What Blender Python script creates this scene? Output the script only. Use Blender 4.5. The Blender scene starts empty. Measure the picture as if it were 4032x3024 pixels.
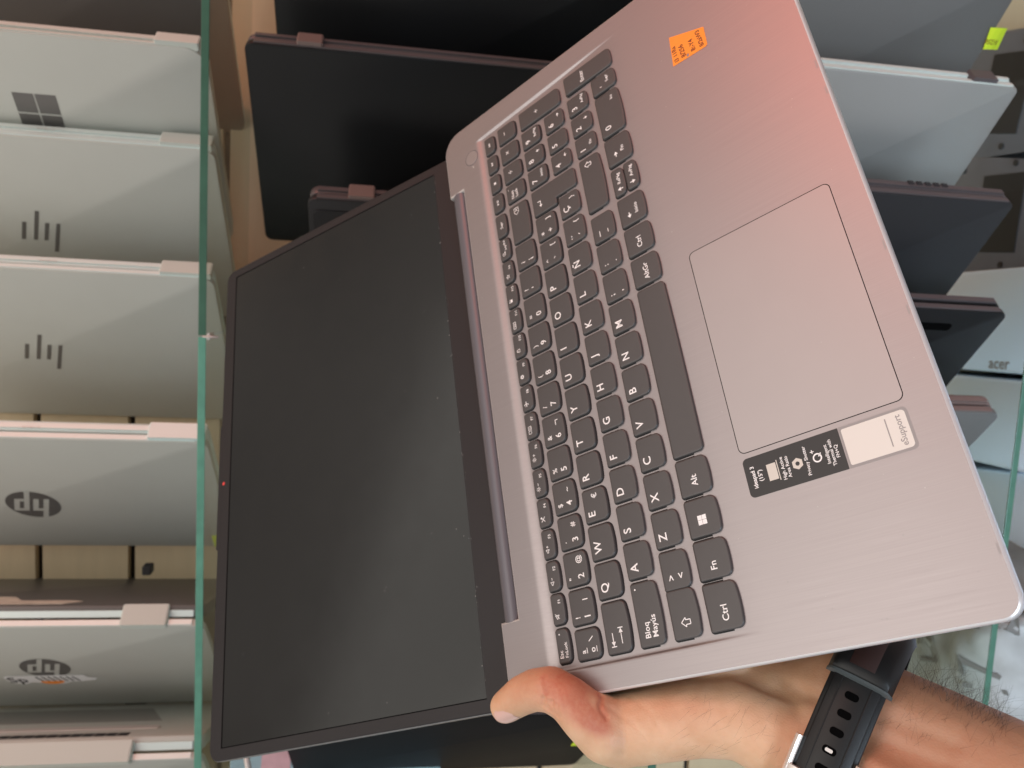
import bpy, bmesh, math, random
from mathutils import Matrix, Vector, Euler
import numpy as np
random.seed(7)
sc = bpy.context.scene
COL = sc.collection
R_ = math.radians

# ------------------------------------------------------------------ camera
CAM = Vector((0, 0, 1.30))
FPX, PW, PH = 3200.0, 4032.0, 3024.0
Zc = Vector((0.036, 1, -0.157)).normalized()            # world up seen from the (upright) camera
Yc = (Vector((0, 0, 1)) - Zc * Zc.z).normalized()
Xc = Zc.cross(Yc)
U2W = Matrix((Xc, Yc, Zc))                               # upright camera axes -> world
def pic(v):                                              # picture camera axes (right, down, forward) -> world direction
    return U2W @ Vector((-v[1], -v[0], v[2]))
cam = bpy.data.cameras.new('camera')
camo = bpy.data.objects.new('camera', cam); COL.objects.link(camo); sc.camera = camo
rx, uy, bz = pic((1, 0, 0)), pic((0, -1, 0)), pic((0, 0, -1))
camo.matrix_world = Matrix.Translation(CAM) @ Matrix((rx, uy, bz)).transposed().to_4x4()
cam.sensor_width = 36; cam.lens = FPX / PW * 36
cam.clip_start = 0.02; cam.clip_end = 50
cam.dof.use_dof = True; cam.dof.focus_distance = 0.345; cam.dof.aperture_fstop = 16.0

# ------------------------------------------------------------------ world and lamps
w = bpy.data.worlds.new('World'); sc.world = w; w.use_nodes = True
bg = w.node_tree.nodes['Background']; bg.inputs[0].default_value = (1.0, 0.93, 0.87, 1); bg.inputs[1].default_value = 0.36
_nt = w.node_tree; _tc = _nt.nodes.new('ShaderNodeTexCoord'); _mp = _nt.nodes.new('ShaderNodeMapping'); _mp.inputs['Location'].default_value = (3.1, 1.7, 0.4)
_no = _nt.nodes.new('ShaderNodeTexNoise'); _no.inputs['Scale'].default_value = 1.5; _no.inputs['Detail'].default_value = 1
_mr = _nt.nodes.new('ShaderNodeMapRange'); _mr.inputs[1].default_value = .38; _mr.inputs[2].default_value = .62; _mr.inputs[3].default_value = .06; _mr.inputs[4].default_value = .72
_nt.links.new(_tc.outputs['Generated'], _mp.inputs[0]); _nt.links.new(_mp.outputs[0], _no.inputs['Vector']); _nt.links.new(_no.outputs['Fac'], _mr.inputs[0]); _nt.links.new(_mr.outputs[0], bg.inputs[1])
def area(name, loc, target, size, energy, color, sy=None):
    l = bpy.data.lights.new(name, 'AREA'); l.energy = energy; l.color = color
    l.shape = 'RECTANGLE'; l.size = size; l.size_y = sy or size
    o = bpy.data.objects.new(name, l); COL.objects.link(o)
    o.location = loc
    o.rotation_euler = (Vector(target) - Vector(loc)).to_track_quat('-Z', 'Y').to_euler()
    return o
area('ceiling_lamp', (-0.45, -0.85, 3.1), (0.0, 0.3, 1.2), 2.5, 21, (1.0, 0.95, 0.89), 1.7)
area('shelf_lamp', (0.2, -0.1, 2.7), (0.1, 0.75, 1.5), 2.0, 6.5, (1.0, 0.97, 0.90), 1.0)
area('red_awning_lamp', (1.85, -0.30, 2.35), (0.15, 0.3, 1.15), 1.15, 18, (1.0, 0.27, 0.18), 1.3)  # unseen lamp, added to put the salmon reflection on the deck
area('daylight_lamp', (-0.5, -1.0, 0.9), (0.0, 0.95, 0.45), 0.9, 5.0, (0.70, 0.85, 1.0), 0.7).data.spread = R_(60)
vs = sc.view_settings
vs.view_transform = 'Standard'; vs.look = 'None'; vs.exposure = 0; vs.gamma = 1; vs.use_curve_mapping = False

# ------------------------------------------------------------------ helpers
def ray(px, py): return pic(((px - PW / 2) / FPX, (py - PH / 2) / FPX, 1))
def at_z(px, py, z):
    d = ray(px, py); return CAM + d * ((z - CAM.z) / d.z)
def at_d(px, py, dist):                                  # point at a distance straight ahead
    return CAM + ray(px, py) * dist
D = 4032 / 2212
def at_zd(x, y, z): return at_z(x * D, y * D, z)
def at_dd(x, y, d): return at_d(x * D, y * D, d)

def tag(o, label=None, cat=None, group=None, kind=None):
    for k, v in (('label', label), ('category', cat), ('group', group), ('kind', kind)):
        if v: o[k] = v
    return o
def empty(name, mat, label, cat, group=None):
    o = bpy.data.objects.new(name, None); COL.objects.link(o); o.matrix_world = mat; o.empty_display_size = 0.02
    return tag(o, label, cat, group)
def link(name, me, mat, parent=None, mw=None):
    if mat: me.materials.append(mat)
    o = bpy.data.objects.new(name, me); COL.objects.link(o)
    if parent: o.parent = parent
    if mw is not None: o.matrix_local = mw
    return o
def build(name, bm, mat, parent=None, smooth=False, mw=None, auto=None):
    bmesh.ops.remove_doubles(bm, verts=bm.verts, dist=1e-7)
    bmesh.ops.recalc_face_normals(bm, faces=bm.faces)
    me = bpy.data.meshes.new(name); bm.to_mesh(me); bm.free()
    if smooth or auto:
        for p in me.polygons: p.use_smooth = True
        if auto: me.set_sharp_from_angle(angle=R_(auto))
    return link(name, me, mat, parent, mw)
def flat(name, polys, mat, parent=None, mw=None):        # polys: list of point lists (3D)
    bm = bmesh.new()
    for p in polys:
        vs_ = [bm.verts.new(q) for q in p]
        try: bm.faces.new(vs_)
        except Exception: pass
    me = bpy.data.meshes.new(name); bm.to_mesh(me); bm.free()
    return link(name, me, mat, parent, mw)
def rrect(x0, x1, y0, y1, r, n=6):                       # r: radius or (bl, br, tr, tl)
    if not isinstance(r, (tuple, list)): r = (r,) * 4
    P = []
    for (cx, cy, a0, rr) in ((x0 + r[0], y0 + r[0], 180, r[0]), (x1 - r[1], y0 + r[1], 270, r[1]), (x1 - r[2], y1 - r[2], 0, r[2]), (x0 + r[3], y1 - r[3], 90, r[3])):
        for k in range(n + 1):
            a = R_(a0 + 90 * k / n); P.append((cx + rr * math.cos(a), cy + rr * math.sin(a)))
    return P
def inset(P, d):
    n = len(P); out = []
    for i in range(n):
        a = Vector(P[i - 1]); b = Vector(P[i]); c = Vector(P[(i + 1) % n])
        e1 = (b - a); e2 = (c - b)
        if e1.length < 1e-9: e1 = e2
        if e2.length < 1e-9: e2 = e1
        n1 = Vector((-e1.y, e1.x)).normalized(); n2 = Vector((-e2.y, e2.x)).normalized()
        m = (n1 + n2); m = m / max(0.5, m.length_squared) * 2 if m.length > 1e-6 else n1
        m = (n1 + n2).normalized() / max(0.5, (n1 + n2).normalized().dot(n1))
        out.append((b.x + m.x * d, b.y + m.y * d))
    return out
def stack(bm, rings, cap0=True, cap1=True):              # rings: list of equal-length 3D loops
    V = [[bm.verts.new(p) for p in r] for r in rings]
    n = len(V[0])
    for a, b in zip(V, V[1:]):
        for i in range(n):
            j = (i + 1) % n
            try: bm.faces.new((a[i], a[j], b[j], b[i]))
            except Exception: pass
    if cap0: bm.faces.new(V[0][::-1])
    if cap1: bm.faces.new(V[-1])
    return V
def slab(bm, P, z0, z1, b0=0.0, b1=0.0, ax='z'):         # extrude outline with bevelled rims
    def put(Q, z):
        if ax == 'z': return [(x, y, z) for x, y in Q]
        if ax == 'x': return [(z, x, y) for x, y in Q]
        return [(x, z, y) for x, y in Q]
    rings = []
    if b0: rings += [put(inset(P, b0), z0), put(inset(P, b0 * .3), z0 + b0 * .3)]
    rings.append(put(P, z0 + b0)); rings.append(put(P, z1 - b1))
    if b1: rings += [put(inset(P, b1 * .3), z1 - b1 * .3), put(inset(P, b1), z1)]
    stack(bm, rings)
def box(bm, x0, x1, y0, y1, z0, z1, b=0.0):
    slab(bm, [(x0, y0), (x1, y0), (x1, y1), (x0, y1)], z0, z1, b, b)
def tube(bm, pts, rad, n=8):
    pts = [Vector(p) for p in pts]; rings = []
    for i, p in enumerate(pts):
        t = (pts[min(i + 1, len(pts) - 1)] - pts[max(i - 1, 0)]).normalized()
        s = t.orthogonal().normalized() if i == 0 else (s - t * s.dot(t)).normalized()
        u = t.cross(s); r = rad[i] if isinstance(rad, (list, tuple)) else rad
        rings.append([p + (s * math.cos(a) + u * math.sin(a)) * r for a in [2 * math.pi * k / n for k in range(n)]])
    stack(bm, rings)

# text as flat polygons (own cache of glyph meshes)
_dg = None
def text_polys(s, cap, x=0, y=0, al='l', z=0.0, bold=0.0, rot=0.0, stretch=1.0, shear=0.0):
    """polygons of a line of text; (x, y) is the left end of the baseline (or centre with al='c')"""
    cu = bpy.data.curves.new('t', 'FONT'); cu.body = s; cu.size = 1; cu.offset = bold; cu.resolution_u = 3
    cu.fill_mode = 'FRONT'; cu.shear = shear
    o = bpy.data.objects.new('t', cu); COL.objects.link(o)
    dg = bpy.context.evaluated_depsgraph_get(); me = o.evaluated_get(dg).to_mesh()
    V = [(v.co.x, v.co.y) for v in me.vertices]; F = [tuple(p.vertices) for p in me.polygons]
    o.evaluated_get(dg).to_mesh_clear(); bpy.data.objects.remove(o); bpy.data.curves.remove(cu)
    if not V: return []
    k = cap / CAPH
    x0 = min(v[0] for v in V); x1 = max(v[0] for v in V)
    off = -x0 if al == 'l' else (-(x0 + x1) / 2 if al == 'c' else -x1)
    c, sn = math.cos(rot), math.sin(rot); out = []
    for f in F:
        P = []
        for i in f:
            a = (V[i][0] + off) * k * stretch; b = V[i][1] * k
            P.append((x + a * c - b * sn, y + a * sn + b * c, z))
        out.append(P)
    return out
CAPH = 1.0
_t = text_polys('H', 1.0); CAPH = max(p[1] for q in _t for p in q)
def tz(polys, z): return [[(p[0], p[1], z) for p in q] for q in polys]
def stroke(a, b, wd):
    a = Vector(a); b = Vector(b); d = (b - a).normalized(); n = Vector((-d.y, d.x)) * wd / 2
    return [(a - n)[:], (b - n)[:], (b + n)[:], (a + n)[:]]
def polyline(P, wd, closed=False):
    n = len(P); return [stroke(P[i], P[(i + 1) % n], wd) for i in range(n if closed else n - 1)]
def disc(c, r, n=14): return [(c[0] + r * math.cos(2 * math.pi * k / n), c[1] + r * math.sin(2 * math.pi * k / n)) for k in range(n)]
def ringp(c, r0, r1, n=16, a0=0, a1=360):
    out = []
    for k in range(n):
        a, b = R_(a0 + (a1 - a0) * k / n), R_(a0 + (a1 - a0) * (k + 1) / n)
        out.append([(c[0] + r0 * math.cos(a), c[1] + r0 * math.sin(a)), (c[0] + r1 * math.cos(a), c[1] + r1 * math.sin(a)),
                    (c[0] + r1 * math.cos(b), c[1] + r1 * math.sin(b)), (c[0] + r0 * math.cos(b), c[1] + r0 * math.sin(b))])
    return out

# ------------------------------------------------------------------ materials
def mat(name, col, rough=0.5, metal=0.0, spec=0.5, coat=0.0, var=0.0, vscale=40, bump=0.0, bscale=400, stretch=None, rvar=0.0, sss=0.0, alpha=None, trans=0.0, aniso=0.0):
    m = bpy.data.materials.new(name); m.use_nodes = True
    nt = m.node_tree; b = nt.nodes['Principled BSDF']
    b.inputs['Base Color'].default_value = (*col, 1); b.inputs['Roughness'].default_value = rough
    b.inputs['Metallic'].default_value = metal; b.inputs['Specular IOR Level'].default_value = spec
    b.inputs['Coat Weight'].default_value = coat
    if sss:
        b.inputs['Subsurface Weight'].default_value = sss; b.inputs['Subsurface Radius'].default_value = (1, .35, .2); b.inputs['Subsurface Scale'].default_value = 0.004
    if trans: b.inputs['Transmission Weight'].default_value = trans
    if aniso: b.inputs['Anisotropic'].default_value = aniso
    tc = nt.nodes.new('ShaderNodeTexCoord'); mp = nt.nodes.new('ShaderNodeMapping')
    nt.links.new(tc.outputs['Object'], mp.inputs[0])
    if stretch: mp.inputs['Scale'].default_value = stretch
    def noise(scale, det=4):
        n = nt.nodes.new('ShaderNodeTexNoise'); n.inputs['Scale'].default_value = scale; n.inputs['Detail'].default_value = det
        nt.links.new(mp.outputs[0], n.inputs['Vector']); return n
    if var:
        n = noise(vscale); mx = nt.nodes.new('ShaderNodeMix'); mx.data_type = 'RGBA'
        mx.inputs[6].default_value = (*[c * (1 - var) for c in col], 1); mx.inputs[7].default_value = (*[min(1, c * (1 + var)) for c in col], 1)
        nt.links.new(n.outputs['Fac'], mx.inputs[0]); nt.links.new(mx.outputs[2], b.inputs['Base Color'])
    if rvar:
        n = noise(vscale * 1.7); mr = nt.nodes.new('ShaderNodeMapRange')
        mr.inputs[1].default_value = .3; mr.inputs[2].default_value = .7; mr.inputs[3].default_value = rough - rvar; mr.inputs[4].default_value = rough + rvar
        nt.links.new(n.outputs['Fac'], mr.inputs[0]); nt.links.new(mr.outputs[0], b.inputs['Roughness'])
    if bump:
        n = noise(bscale, 3); bp_ = nt.nodes.new('ShaderNodeBump'); bp_.inputs['Strength'].default_value = bump; bp_.inputs['Distance'].default_value = 0.0004
        nt.links.new(n.outputs['Fac'], bp_.inputs['Height']); nt.links.new(bp_.outputs[0], b.inputs['Normal'])
    return m
# the laptop's own object coordinates are in millimetres
M = {}
M['deck'] = mat('brushed_metal', (0.345, 0.308, 0.308), 0.37, 0.74, var=0.085, vscale=1.0, stretch=(2.0, 0.013, 1.0), rvar=0.04, bump=0.022, bscale=1.9)
M['pad'] = mat('touchpad_satin', (0.375, 0.336, 0.332), 0.37, 0.64, var=0.02, vscale=0.05)
M['side'] = mat('case_edge', (0.72, 0.70, 0.69), 0.35, 0.5)
M['bottom'] = mat('case_plastic', (0.10, 0.10, 0.105), 0.5)
M['key'] = mat('key_plastic', (0.066, 0.060, 0.058), 0.40, var=0.05, vscale=0.3, bump=0.03, bscale=9)
M['well'] = mat('well_dark', (0.012, 0.011, 0.012), 0.7)
M['legend'] = mat('legend_white', (0.85, 0.84, 0.82), 0.5)
M['hinge'] = mat('hinge_plastic', (0.13, 0.125, 0.14), 0.35, 0.2)
M['bezel'] = mat('bezel_plastic', (0.014, 0.012, 0.013), 0.5, spec=.35, var=0.1, vscale=.5, bump=.05, bscale=10)
M['screen'] = mat('matte_screen', (0.009, 0.009, 0.008), 0.17, spec=0.46, var=0.05, vscale=0.03, rvar=0.022)
M['gap'] = mat('gap_black', (0.003, 0.003, 0.003), 0.9, spec=0.0)
M['red'] = mat('red_dot', (0.75, 0.06, 0.05), 0.4)
M['dust'] = mat('dust_specks', (0.55, 0.54, 0.52), 0.9)
M['orange'] = mat('orange_paper', (1.0, 0.30, 0.035), 0.8, var=.05, vscale=.2)
M['ink'] = mat('brown_ink', (0.16, 0.030, 0.012), 0.7)
M['black_label'] = mat('black_label', (0.02, 0.018, 0.018), 0.4)
M['white_label'] = mat('white_label', (0.70, 0.66, 0.60), 0.45)
M['sticker_white'] = mat('sticker_white', (.88, .88, .88), .4)
M['grey_print'] = mat('grey_print', (0.30, 0.28, 0.27), 0.6)
M['silver_print'] = mat('silver_print', (0.55, 0.50, 0.45), 0.35, 0.4)
M['lid_silver'] = mat('silver_lid', (0.55, 0.56, 0.52), 0.62, 0.3, var=.05, vscale=14, bump=.03, bscale=1500)
M['lid_grey'] = mat('grey_lid', (0.15, 0.147, 0.14), 0.42, 0.3, var=.05, vscale=14)
M['lid_black'] = mat('black_lid', (0.007, 0.0075, 0.008), 0.34, spec=.25, var=.2, vscale=8)
M['lid_matte'] = mat('matte_black_lid', (0.009, 0.009, 0.010), 0.55, spec=.08, var=.2, vscale=8)
M['lid_satin'] = mat('satin_lid', (0.36, 0.355, 0.335), 0.34, 0.5, var=.03, vscale=10)
M['shell'] = mat('lid_shell', (0.16, 0.16, 0.165), 0.35, 0.5)
M['lid_dark'] = mat('dark_lid', (0.022, 0.021, 0.022), 0.42, spec=.25, var=.1, vscale=8)
M['spine_silver'] = mat('silver_spine', (0.72, 0.84, 0.82), 0.45, 0.25, var=.03, vscale=30)
M['spine_pink'] = mat('hinge_cover', (0.58, 0.62, 0.57), 0.5, 0.0)
M['spine_dark'] = mat('dark_spine', (0.10, 0.082, 0.082), 0.4, 0.2)
M['hinge_brown'] = mat('brown_hinge', (0.19, 0.135, 0.12), 0.4, 0.2)
M['logo'] = mat('logo_grey', (0.18, 0.172, 0.165), 0.30, 0.4)
M['faint'] = mat('faint_print', (0.55, 0.50, 0.47), 0.5)
M['dark'] = mat('dark_rubber', (0.02, 0.02, 0.022), 0.6)
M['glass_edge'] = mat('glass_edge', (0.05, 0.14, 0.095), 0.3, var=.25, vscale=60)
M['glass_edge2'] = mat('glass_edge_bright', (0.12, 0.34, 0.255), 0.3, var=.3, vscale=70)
M['yellow'] = mat('yellow_paper', (0.72, 0.86, 0.03), 0.7)
M['chrome'] = mat('chrome', (0.62, 0.60, 0.57), 0.5, 0.4)
M['white_box'] = mat('white_carton', (0.68, 0.80, 0.93), 0.55, var=.03, vscale=8)
M['carton_gap'] = mat('carton_edge', (0.15, 0.13, 0.06), 0.7)
M['bagfilm'] = mat('grey_film', (0.30, 0.30, 0.29), 0.4, var=.4, vscale=25, bump=.8, bscale=60)
M['bagprint'] = mat('film_print', (0.13, 0.125, 0.115), 0.6)
M['tan'] = mat('tan_cardboard', (0.42, 0.25, 0.13), 0.7)
def glass_mat():
    m = bpy.data.materials.new('clear_glass'); m.use_nodes = True; nt = m.node_tree
    for n in list(nt.nodes): nt.nodes.remove(n)
    o = nt.nodes.new('ShaderNodeOutputMaterial'); mix = nt.nodes.new('ShaderNodeMixShader')
    tr = nt.nodes.new('ShaderNodeBsdfTransparent'); tr.inputs[0].default_value = (0.93, 0.97, 0.95, 1)
    gl = nt.nodes.new('ShaderNodeBsdfGlossy'); gl.inputs['Roughness'].default_value = 0.03
    fr = nt.nodes.new('ShaderNodeFresnel'); fr.inputs[0].default_value = 1.35
    geo = nt.nodes.new('ShaderNodeNewGeometry'); inv = nt.nodes.new('ShaderNodeMath'); inv.operation = 'SUBTRACT'; inv.inputs[0].default_value = 1
    nt.links.new(geo.outputs['Backfacing'], inv.inputs[1]); mul = nt.nodes.new('ShaderNodeMath'); mul.operation = 'MULTIPLY'
    nt.links.new(fr.outputs[0], mul.inputs[0]); nt.links.new(inv.outputs[0], mul.inputs[1]); nt.links.new(mul.outputs[0], mix.inputs[0]); nt.links.new(tr.outputs[0], mix.inputs[1]); nt.links.new(gl.outputs[0], mix.inputs[2])
    nt.links.new(mix.outputs[0], o.inputs[0]); return m
M['glass'] = glass_mat()
def wood_mat():
    m = mat('laminated_wood', (0.64, 0.52, 0.34), 0.5, var=.10, vscale=9, stretch=(1.0, 1.0, 9.0)); return m
M['wood'] = wood_mat()

# ------------------------------------------------------------------ setting: slatted back wall, boards
YAW = R_(5.3)                                            # shelf front runs a little away from the picture plane
SX = Vector((math.cos(YAW), -math.sin(YAW), 0)); SY = Vector((math.sin(YAW), math.cos(YAW), 0))
def shelf_frame(o):                                      # local x along the shelf, y into it
    return Matrix.Translation(o) @ Matrix((SX, SY, Vector((0, 0, 1)))).transposed().to_4x4()
Z1 = CAM.z + 0.168                                       # underside of upper glass
Zm = CAM.z - 0.236                                       # middle glass
Z2 = CAM.z - 0.54                                        # lower glass
Z3 = CAM.z - 0.86                                        # cabinet floor
pA, pB = at_zd(453, 0, Z1), at_zd(435, 1659, Z1)
SX = (pA - pB); SX.z = 0; SX.normalize(); SY = Vector((-SX.y, SX.x, 0))
wall_o = pA + SY * 0.235; wall_o.z = 0
bm = bmesh.new()
gz = [0.0]
zg = CAM.z + 0.41
for k in range(-13, 6): gz.append(zg + 0.107 * k)
gz = [z for z in gz if z > 0.1]
zz = 0.0; gh = 0.008
for z in gz + [2.6]:
    top = z - gh / 2 if z < 2.5 else 2.6
    box(bm, -1.6, 1.2, 0, 0.012, zz, top, 0.0008); zz = z + gh / 2
wall = build('back_wall', bm, M['wood'], mw=shelf_frame(wall_o)); tag(wall, kind='structure')
bm = bmesh.new(); box(bm, -1.6, 1.2, 0.0125, 0.03, 0, 2.6)
build('wall_groove', bm, M['dark'], parent=wall)
bm = bmesh.new(); box(bm, -3, 3, -1.5, 3, Z3 - 0.03, Z3)
fl = build('floor', bm, mat('floor_board', (0.45, 0.47, 0.50), 0.5, var=.1, vscale=5)); tag(fl, kind='structure')

def glass_shelf(label, p0, p1, z, depth, edge, th=0.0074, up=True, wall_gap=True):
    """pane from p1 (left) to p0 (right) along the shelf front"""
    fr = shelf_frame(Vector((p1.x, p1.y, z)))
    o = empty('glass_shelf', fr, label, 'glass shelf', 'glass shelves of the display')
    L = (p0 - p1).length
    bm = bmesh.new(); box(bm, 0, L, 0.0015, depth, 0, th, 0.0006); build('pane', bm, M['glass'], o)
    bm = bmesh.new(); box(bm, 0, L, 0, 0.0014, 0.0002, th - .0002, 0.0003); build('front_edge', bm, edge, o)
    return o
def ext(p, q, k): return p + (q - p).normalized() * k
pJ = pB + (pA - pB) * ((1659 - 683) / 1659)
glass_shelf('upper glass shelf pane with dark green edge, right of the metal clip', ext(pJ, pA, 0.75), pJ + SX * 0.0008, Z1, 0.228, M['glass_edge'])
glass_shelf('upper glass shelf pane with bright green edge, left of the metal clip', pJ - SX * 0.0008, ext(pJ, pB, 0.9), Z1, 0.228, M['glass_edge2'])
pC, pD = at_zd(2211, 809, Z2 + .006), at_zd(2123, 1520, Z2 + .006)
dv = (pC - pD).normalized()
SXs, SYs = SX, SY
SX = Vector((dv.x, dv.y, 0)).normalized(); SY = Vector((-SX.y, SX.x, 0))
LOWX, LOWY = SX, SY
glass_shelf('lower glass shelf with thin dark green edge above the white cartons', ext(pD, pC, 0.95), ext(pC, pD, 0.9), Z2, 0.26, M['glass_edge'], .006)
SX, SY = SXs, SYs
pm = at_zd(1418, 1655, Zm)
glass_shelf('middle glass shelf with dark green edge behind the forearm and held laptop', pm + SX * 1.0, pm - SX * 0.4, Zm, 0.24, M['glass_edge'])
# clip at the joint
cl = empty('shelf_clip', shelf_frame(pJ), 'small shiny metal clip at the joint of the upper glass panes', 'clip')
bm = bmesh.new(); tube(bm, [(0, -0.003, -0.012), (0, -0.004, -0.004), (0, -0.0035, 0.0025)], [.0012, .0013, .0009], 8); build('clip_pin', bm, M['faint'], cl, smooth=True)
bm = bmesh.new(); box(bm, -.003, .003, -.0022, .016, -.0042, -.0012, .0005); build('clip_plate', bm, M['chrome'], cl)
# standing bracket and clip under the left end of the upper glass
pk = at_dd(545, 1640, 0.80)
cl = empty('shelf_bracket', shelf_frame(pk), 'white metal bracket end beside the lower left corner of the screen', 'bracket')
bm = bmesh.new(); tube(bm, [(-.015, -.02, .004), (0, -.02, 0), (.02, -.01, .006), (.022, .06, .006)], .003, 8); build('rod', bm, M['chrome'], cl, smooth=True)
bm = bmesh.new(); box(bm, .018, .026, .06, .075, -.02, .03, .001); build('bracket_plate', bm, M['chrome'], cl)

hk = at_dd(318, 1231, .93)
o = empty('slat_hook', shelf_frame(hk), 'small black hook clip on the wooden slat wall above the half open laptop', 'hook')
bm = bmesh.new(); box(bm, -.005, .005, -.004, .01, -.005, .005, .0015); build('hook_body', bm, M['dark'], o)
# ------------------------------------------------------------------ laptops stored upright on the shelves
def spin(p, yaw): return Matrix.Translation(p) @ Matrix.Rotation(yaw, 4, 'Z')
def book(p, yaw, L, W, label, group='laptops stored upright on the shelves', tl=.007, tb=.012, gap=.0022, lid='lid_silver', spine='spine_silver', cover='spine_pink',
         hinges=(), splay=None, rc=.012, under=None, spine_text=None, lean=0.0, name='closed_laptop', base='spine_silver'):
    o = empty(name, spin(p, R_(yaw)) @ Matrix.Rotation(lean, 4, 'X'), label, 'laptop', group)
    bm = bmesh.new(); slab(bm, rrect(0, W, 0, L, rc), 0, tl, .0012, .0012, 'x'); ld = build('lid', bm, M[lid], o, auto=40)
    bm = bmesh.new(); box(bm, .0012, tl - .001, -.0013, .0004, rc, L - rc, .0004); build('edge_trim', bm, M[spine], ld)
    if splay is not None:
        mw = Matrix.Translation((tl + gap, .004, 0)) @ Matrix.Rotation(R_(splay - yaw), 4, 'Z')
    else: mw = Matrix.Translation((tl + gap, 0, 0))
    bm = bmesh.new(); slab(bm, rrect(0, W * .99, .001, L - .001, rc), 0, tb, .002, .0035, 'x'); ba = build('base', bm, M[base], o, mw=mw, auto=40)
    bm = bmesh.new(); box(bm, .002, tb * .62, -.002, .0006, rc, L - rc, .0008); build('rear_trim', bm, M[spine], ba)
    for (z0, z1, cm) in hinges:
        bm = bmesh.new()
        if splay is None: box(bm, tl * .25, tl + gap + tb * .8, -.0048, .003, z0, z1, .0016)
        else: box(bm, -.0006, tl + gap + tb * .85, -.0052, .004, z0, z1, .002)
        build('hinge_cover', bm, M[cm], o)
    return o, ld, ba
def lid_emblem(ld, polys, m, cz, cy, name='emblem', x=-.0003):
    # polys in emblem space: right = +z, up = +y ; flat plate 0.2 mm proud of the lid
    bm = bmesh.new()
    for P in polys:
        a = [bm.verts.new((x, cy + q[1], cz + q[0])) for q in P]
        try: bm.faces.new(a)
        except Exception: pass
    bmesh.ops.remove_doubles(bm, verts=bm.verts, dist=1e-6)
    ex = bmesh.ops.extrude_face_region(bm, geom=bm.faces[:])
    bmesh.ops.translate(bm, verts=[v for v in ex['geom'] if isinstance(v, bmesh.types.BMVert)], vec=(.00025, 0, 0))
    return build(name, bm, M[m], ld)
def hp_bars(s):
    sh = .30
    def bar(x, y0, y1, wd=.17): return [(x + sh * y0 - wd / 2, y0), (x + sh * y0 + wd / 2, y0), (x + sh * y1 + wd / 2, y1), (x + sh * y1 - wd / 2, y1)]
    B = [bar(-.62, -.5, 1.15), bar(-.16, -.5, .5), bar(.28, -1.15, .5), bar(.78, -.5, .5)]
    return [[(x * s, y * s) for x, y in b] for b in B]
def four_squares(s, g=.07):
    return [[(s * (x0), s * (y0)), (s * (x0 + 1 - g), s * y0), (s * (x0 + 1 - g), s * (y0 + 1 - g)), (s * x0, s * (y0 + 1 - g))] for x0 in (-1 + g / 2, g / 2) for y0 in (-1 + g / 2, g / 2)]
def hp_round(ld, r, cz, cy):
    d = lid_emblem(ld, [disc((0, 0), r, 40)], 'logo', cz, cy)
    sh = .28
    def q(x0, x1, y0, y1): return [((x0 + sh * y0) * r, y0 * r), ((x1 + sh * y0) * r, y0 * r), ((x1 + sh * y1) * r, y1 * r), ((x0 + sh * y1) * r, y1 * r)]
    P = [q(-.58, -.38, -.45, 1.02), q(-.38, -.14, .28, .46), q(-.2, -.0, -.45, .46),
         q(.14, .34, -1.02, .46), q(.34, .62, .28, .46), q(.34, .62, -.45, -.27), q(.5, .7, -.45, .46)]
    bm = bmesh.new()
    for k, pp in enumerate(P):
        bm.faces.new([bm.verts.new((-.00045 - k * 1e-5, y, x)) for x, y in pp])
    build('emblem_letters', bm, M['lid_silver'], d, mw=Matrix.Translation((0, cy, cz)))
YL = 40.2
G1 = 'silver laptops on the upper glass shelf'
zs = Z1 + .0076
# right end, mostly out of frame
p = at_zd(470, -150, zs)
book(p, 37, .35, .235, 'grey laptop at the end of the upper shelf beside the four square emblem one', G1, lid='lid_grey')
p = at_zd(444, 108, zs)
o, ld, ba = book(p, YL, .37, .235, 'silver laptop on the upper shelf with dark four square emblem and rounded corners', G1, tl=.005, tb=.013, gap=.0006, rc=.02, hinges=((.006, .046, 'spine_pink'),), spine='spine_pink', base='spine_pink')
lid_emblem(ld, [[(x * .9, y) for x, y in P] for P in four_squares(.0225)], 'logo', .166, .083)
p = at_zd(462, 326, zs)
o, ld, ba = book(p, YL, .36, .235, 'silver laptop on the upper shelf with slanted bar emblem, next to the four square one', G1, hinges=((.002, .052, 'spine_pink'),))
lid_emblem(ld, hp_bars(.024), 'logo', .190, .118)
tp = text_polys('ELITEBOOK', .0022, .150, -.0, z=0); flat('lettering', [[(.0035 + -q[1], -.0022, q[0]) for q in P] for P in tp], M['faint'], ba)
p = at_zd(460, 603, zs)
o, ld, ba = book(p, YL, .36, .235, 'silver laptop on the upper shelf with slanted bar emblem, next to the wall gap', G1, hinges=((.002, .052, 'spine_pink'),))
lid_emblem(ld, hp_bars(.024), 'logo', .191, .122)
tp = text_polys('ELITEBOOK', .0022, .150, -.0, z=0); flat('lettering', [[(.0035 + -q[1], -.0022, q[0]) for q in P] for P in tp], M['faint'], ba)
p = at_zd(447, 957, zs)
o, ld, ba = book(p, YL - 1.5, .37, .225, 'silver laptop on the upper shelf with large round emblem and yellow price tag', G1, hinges=((.002, .058, 'spine_silver'),), tl=.008, tb=.013)
hp_round(ld, .0275, .200, .128)
tp = text_polys('ELITEBOOK', .0022, .160, -.0, z=0); flat('lettering', [[(.0035 + -q[1], -.0022, q[0]) for q in P] for P in tp], M['faint'], ba)
bm = bmesh.new(); slab(bm, rrect(.196, .224, -.014, .022, .001), -.0012, -.0006, 0, 0, 'x'); build('price_tag', bm, M['yellow'], o)
p = at_zd(440, 1352, zs)
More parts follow.
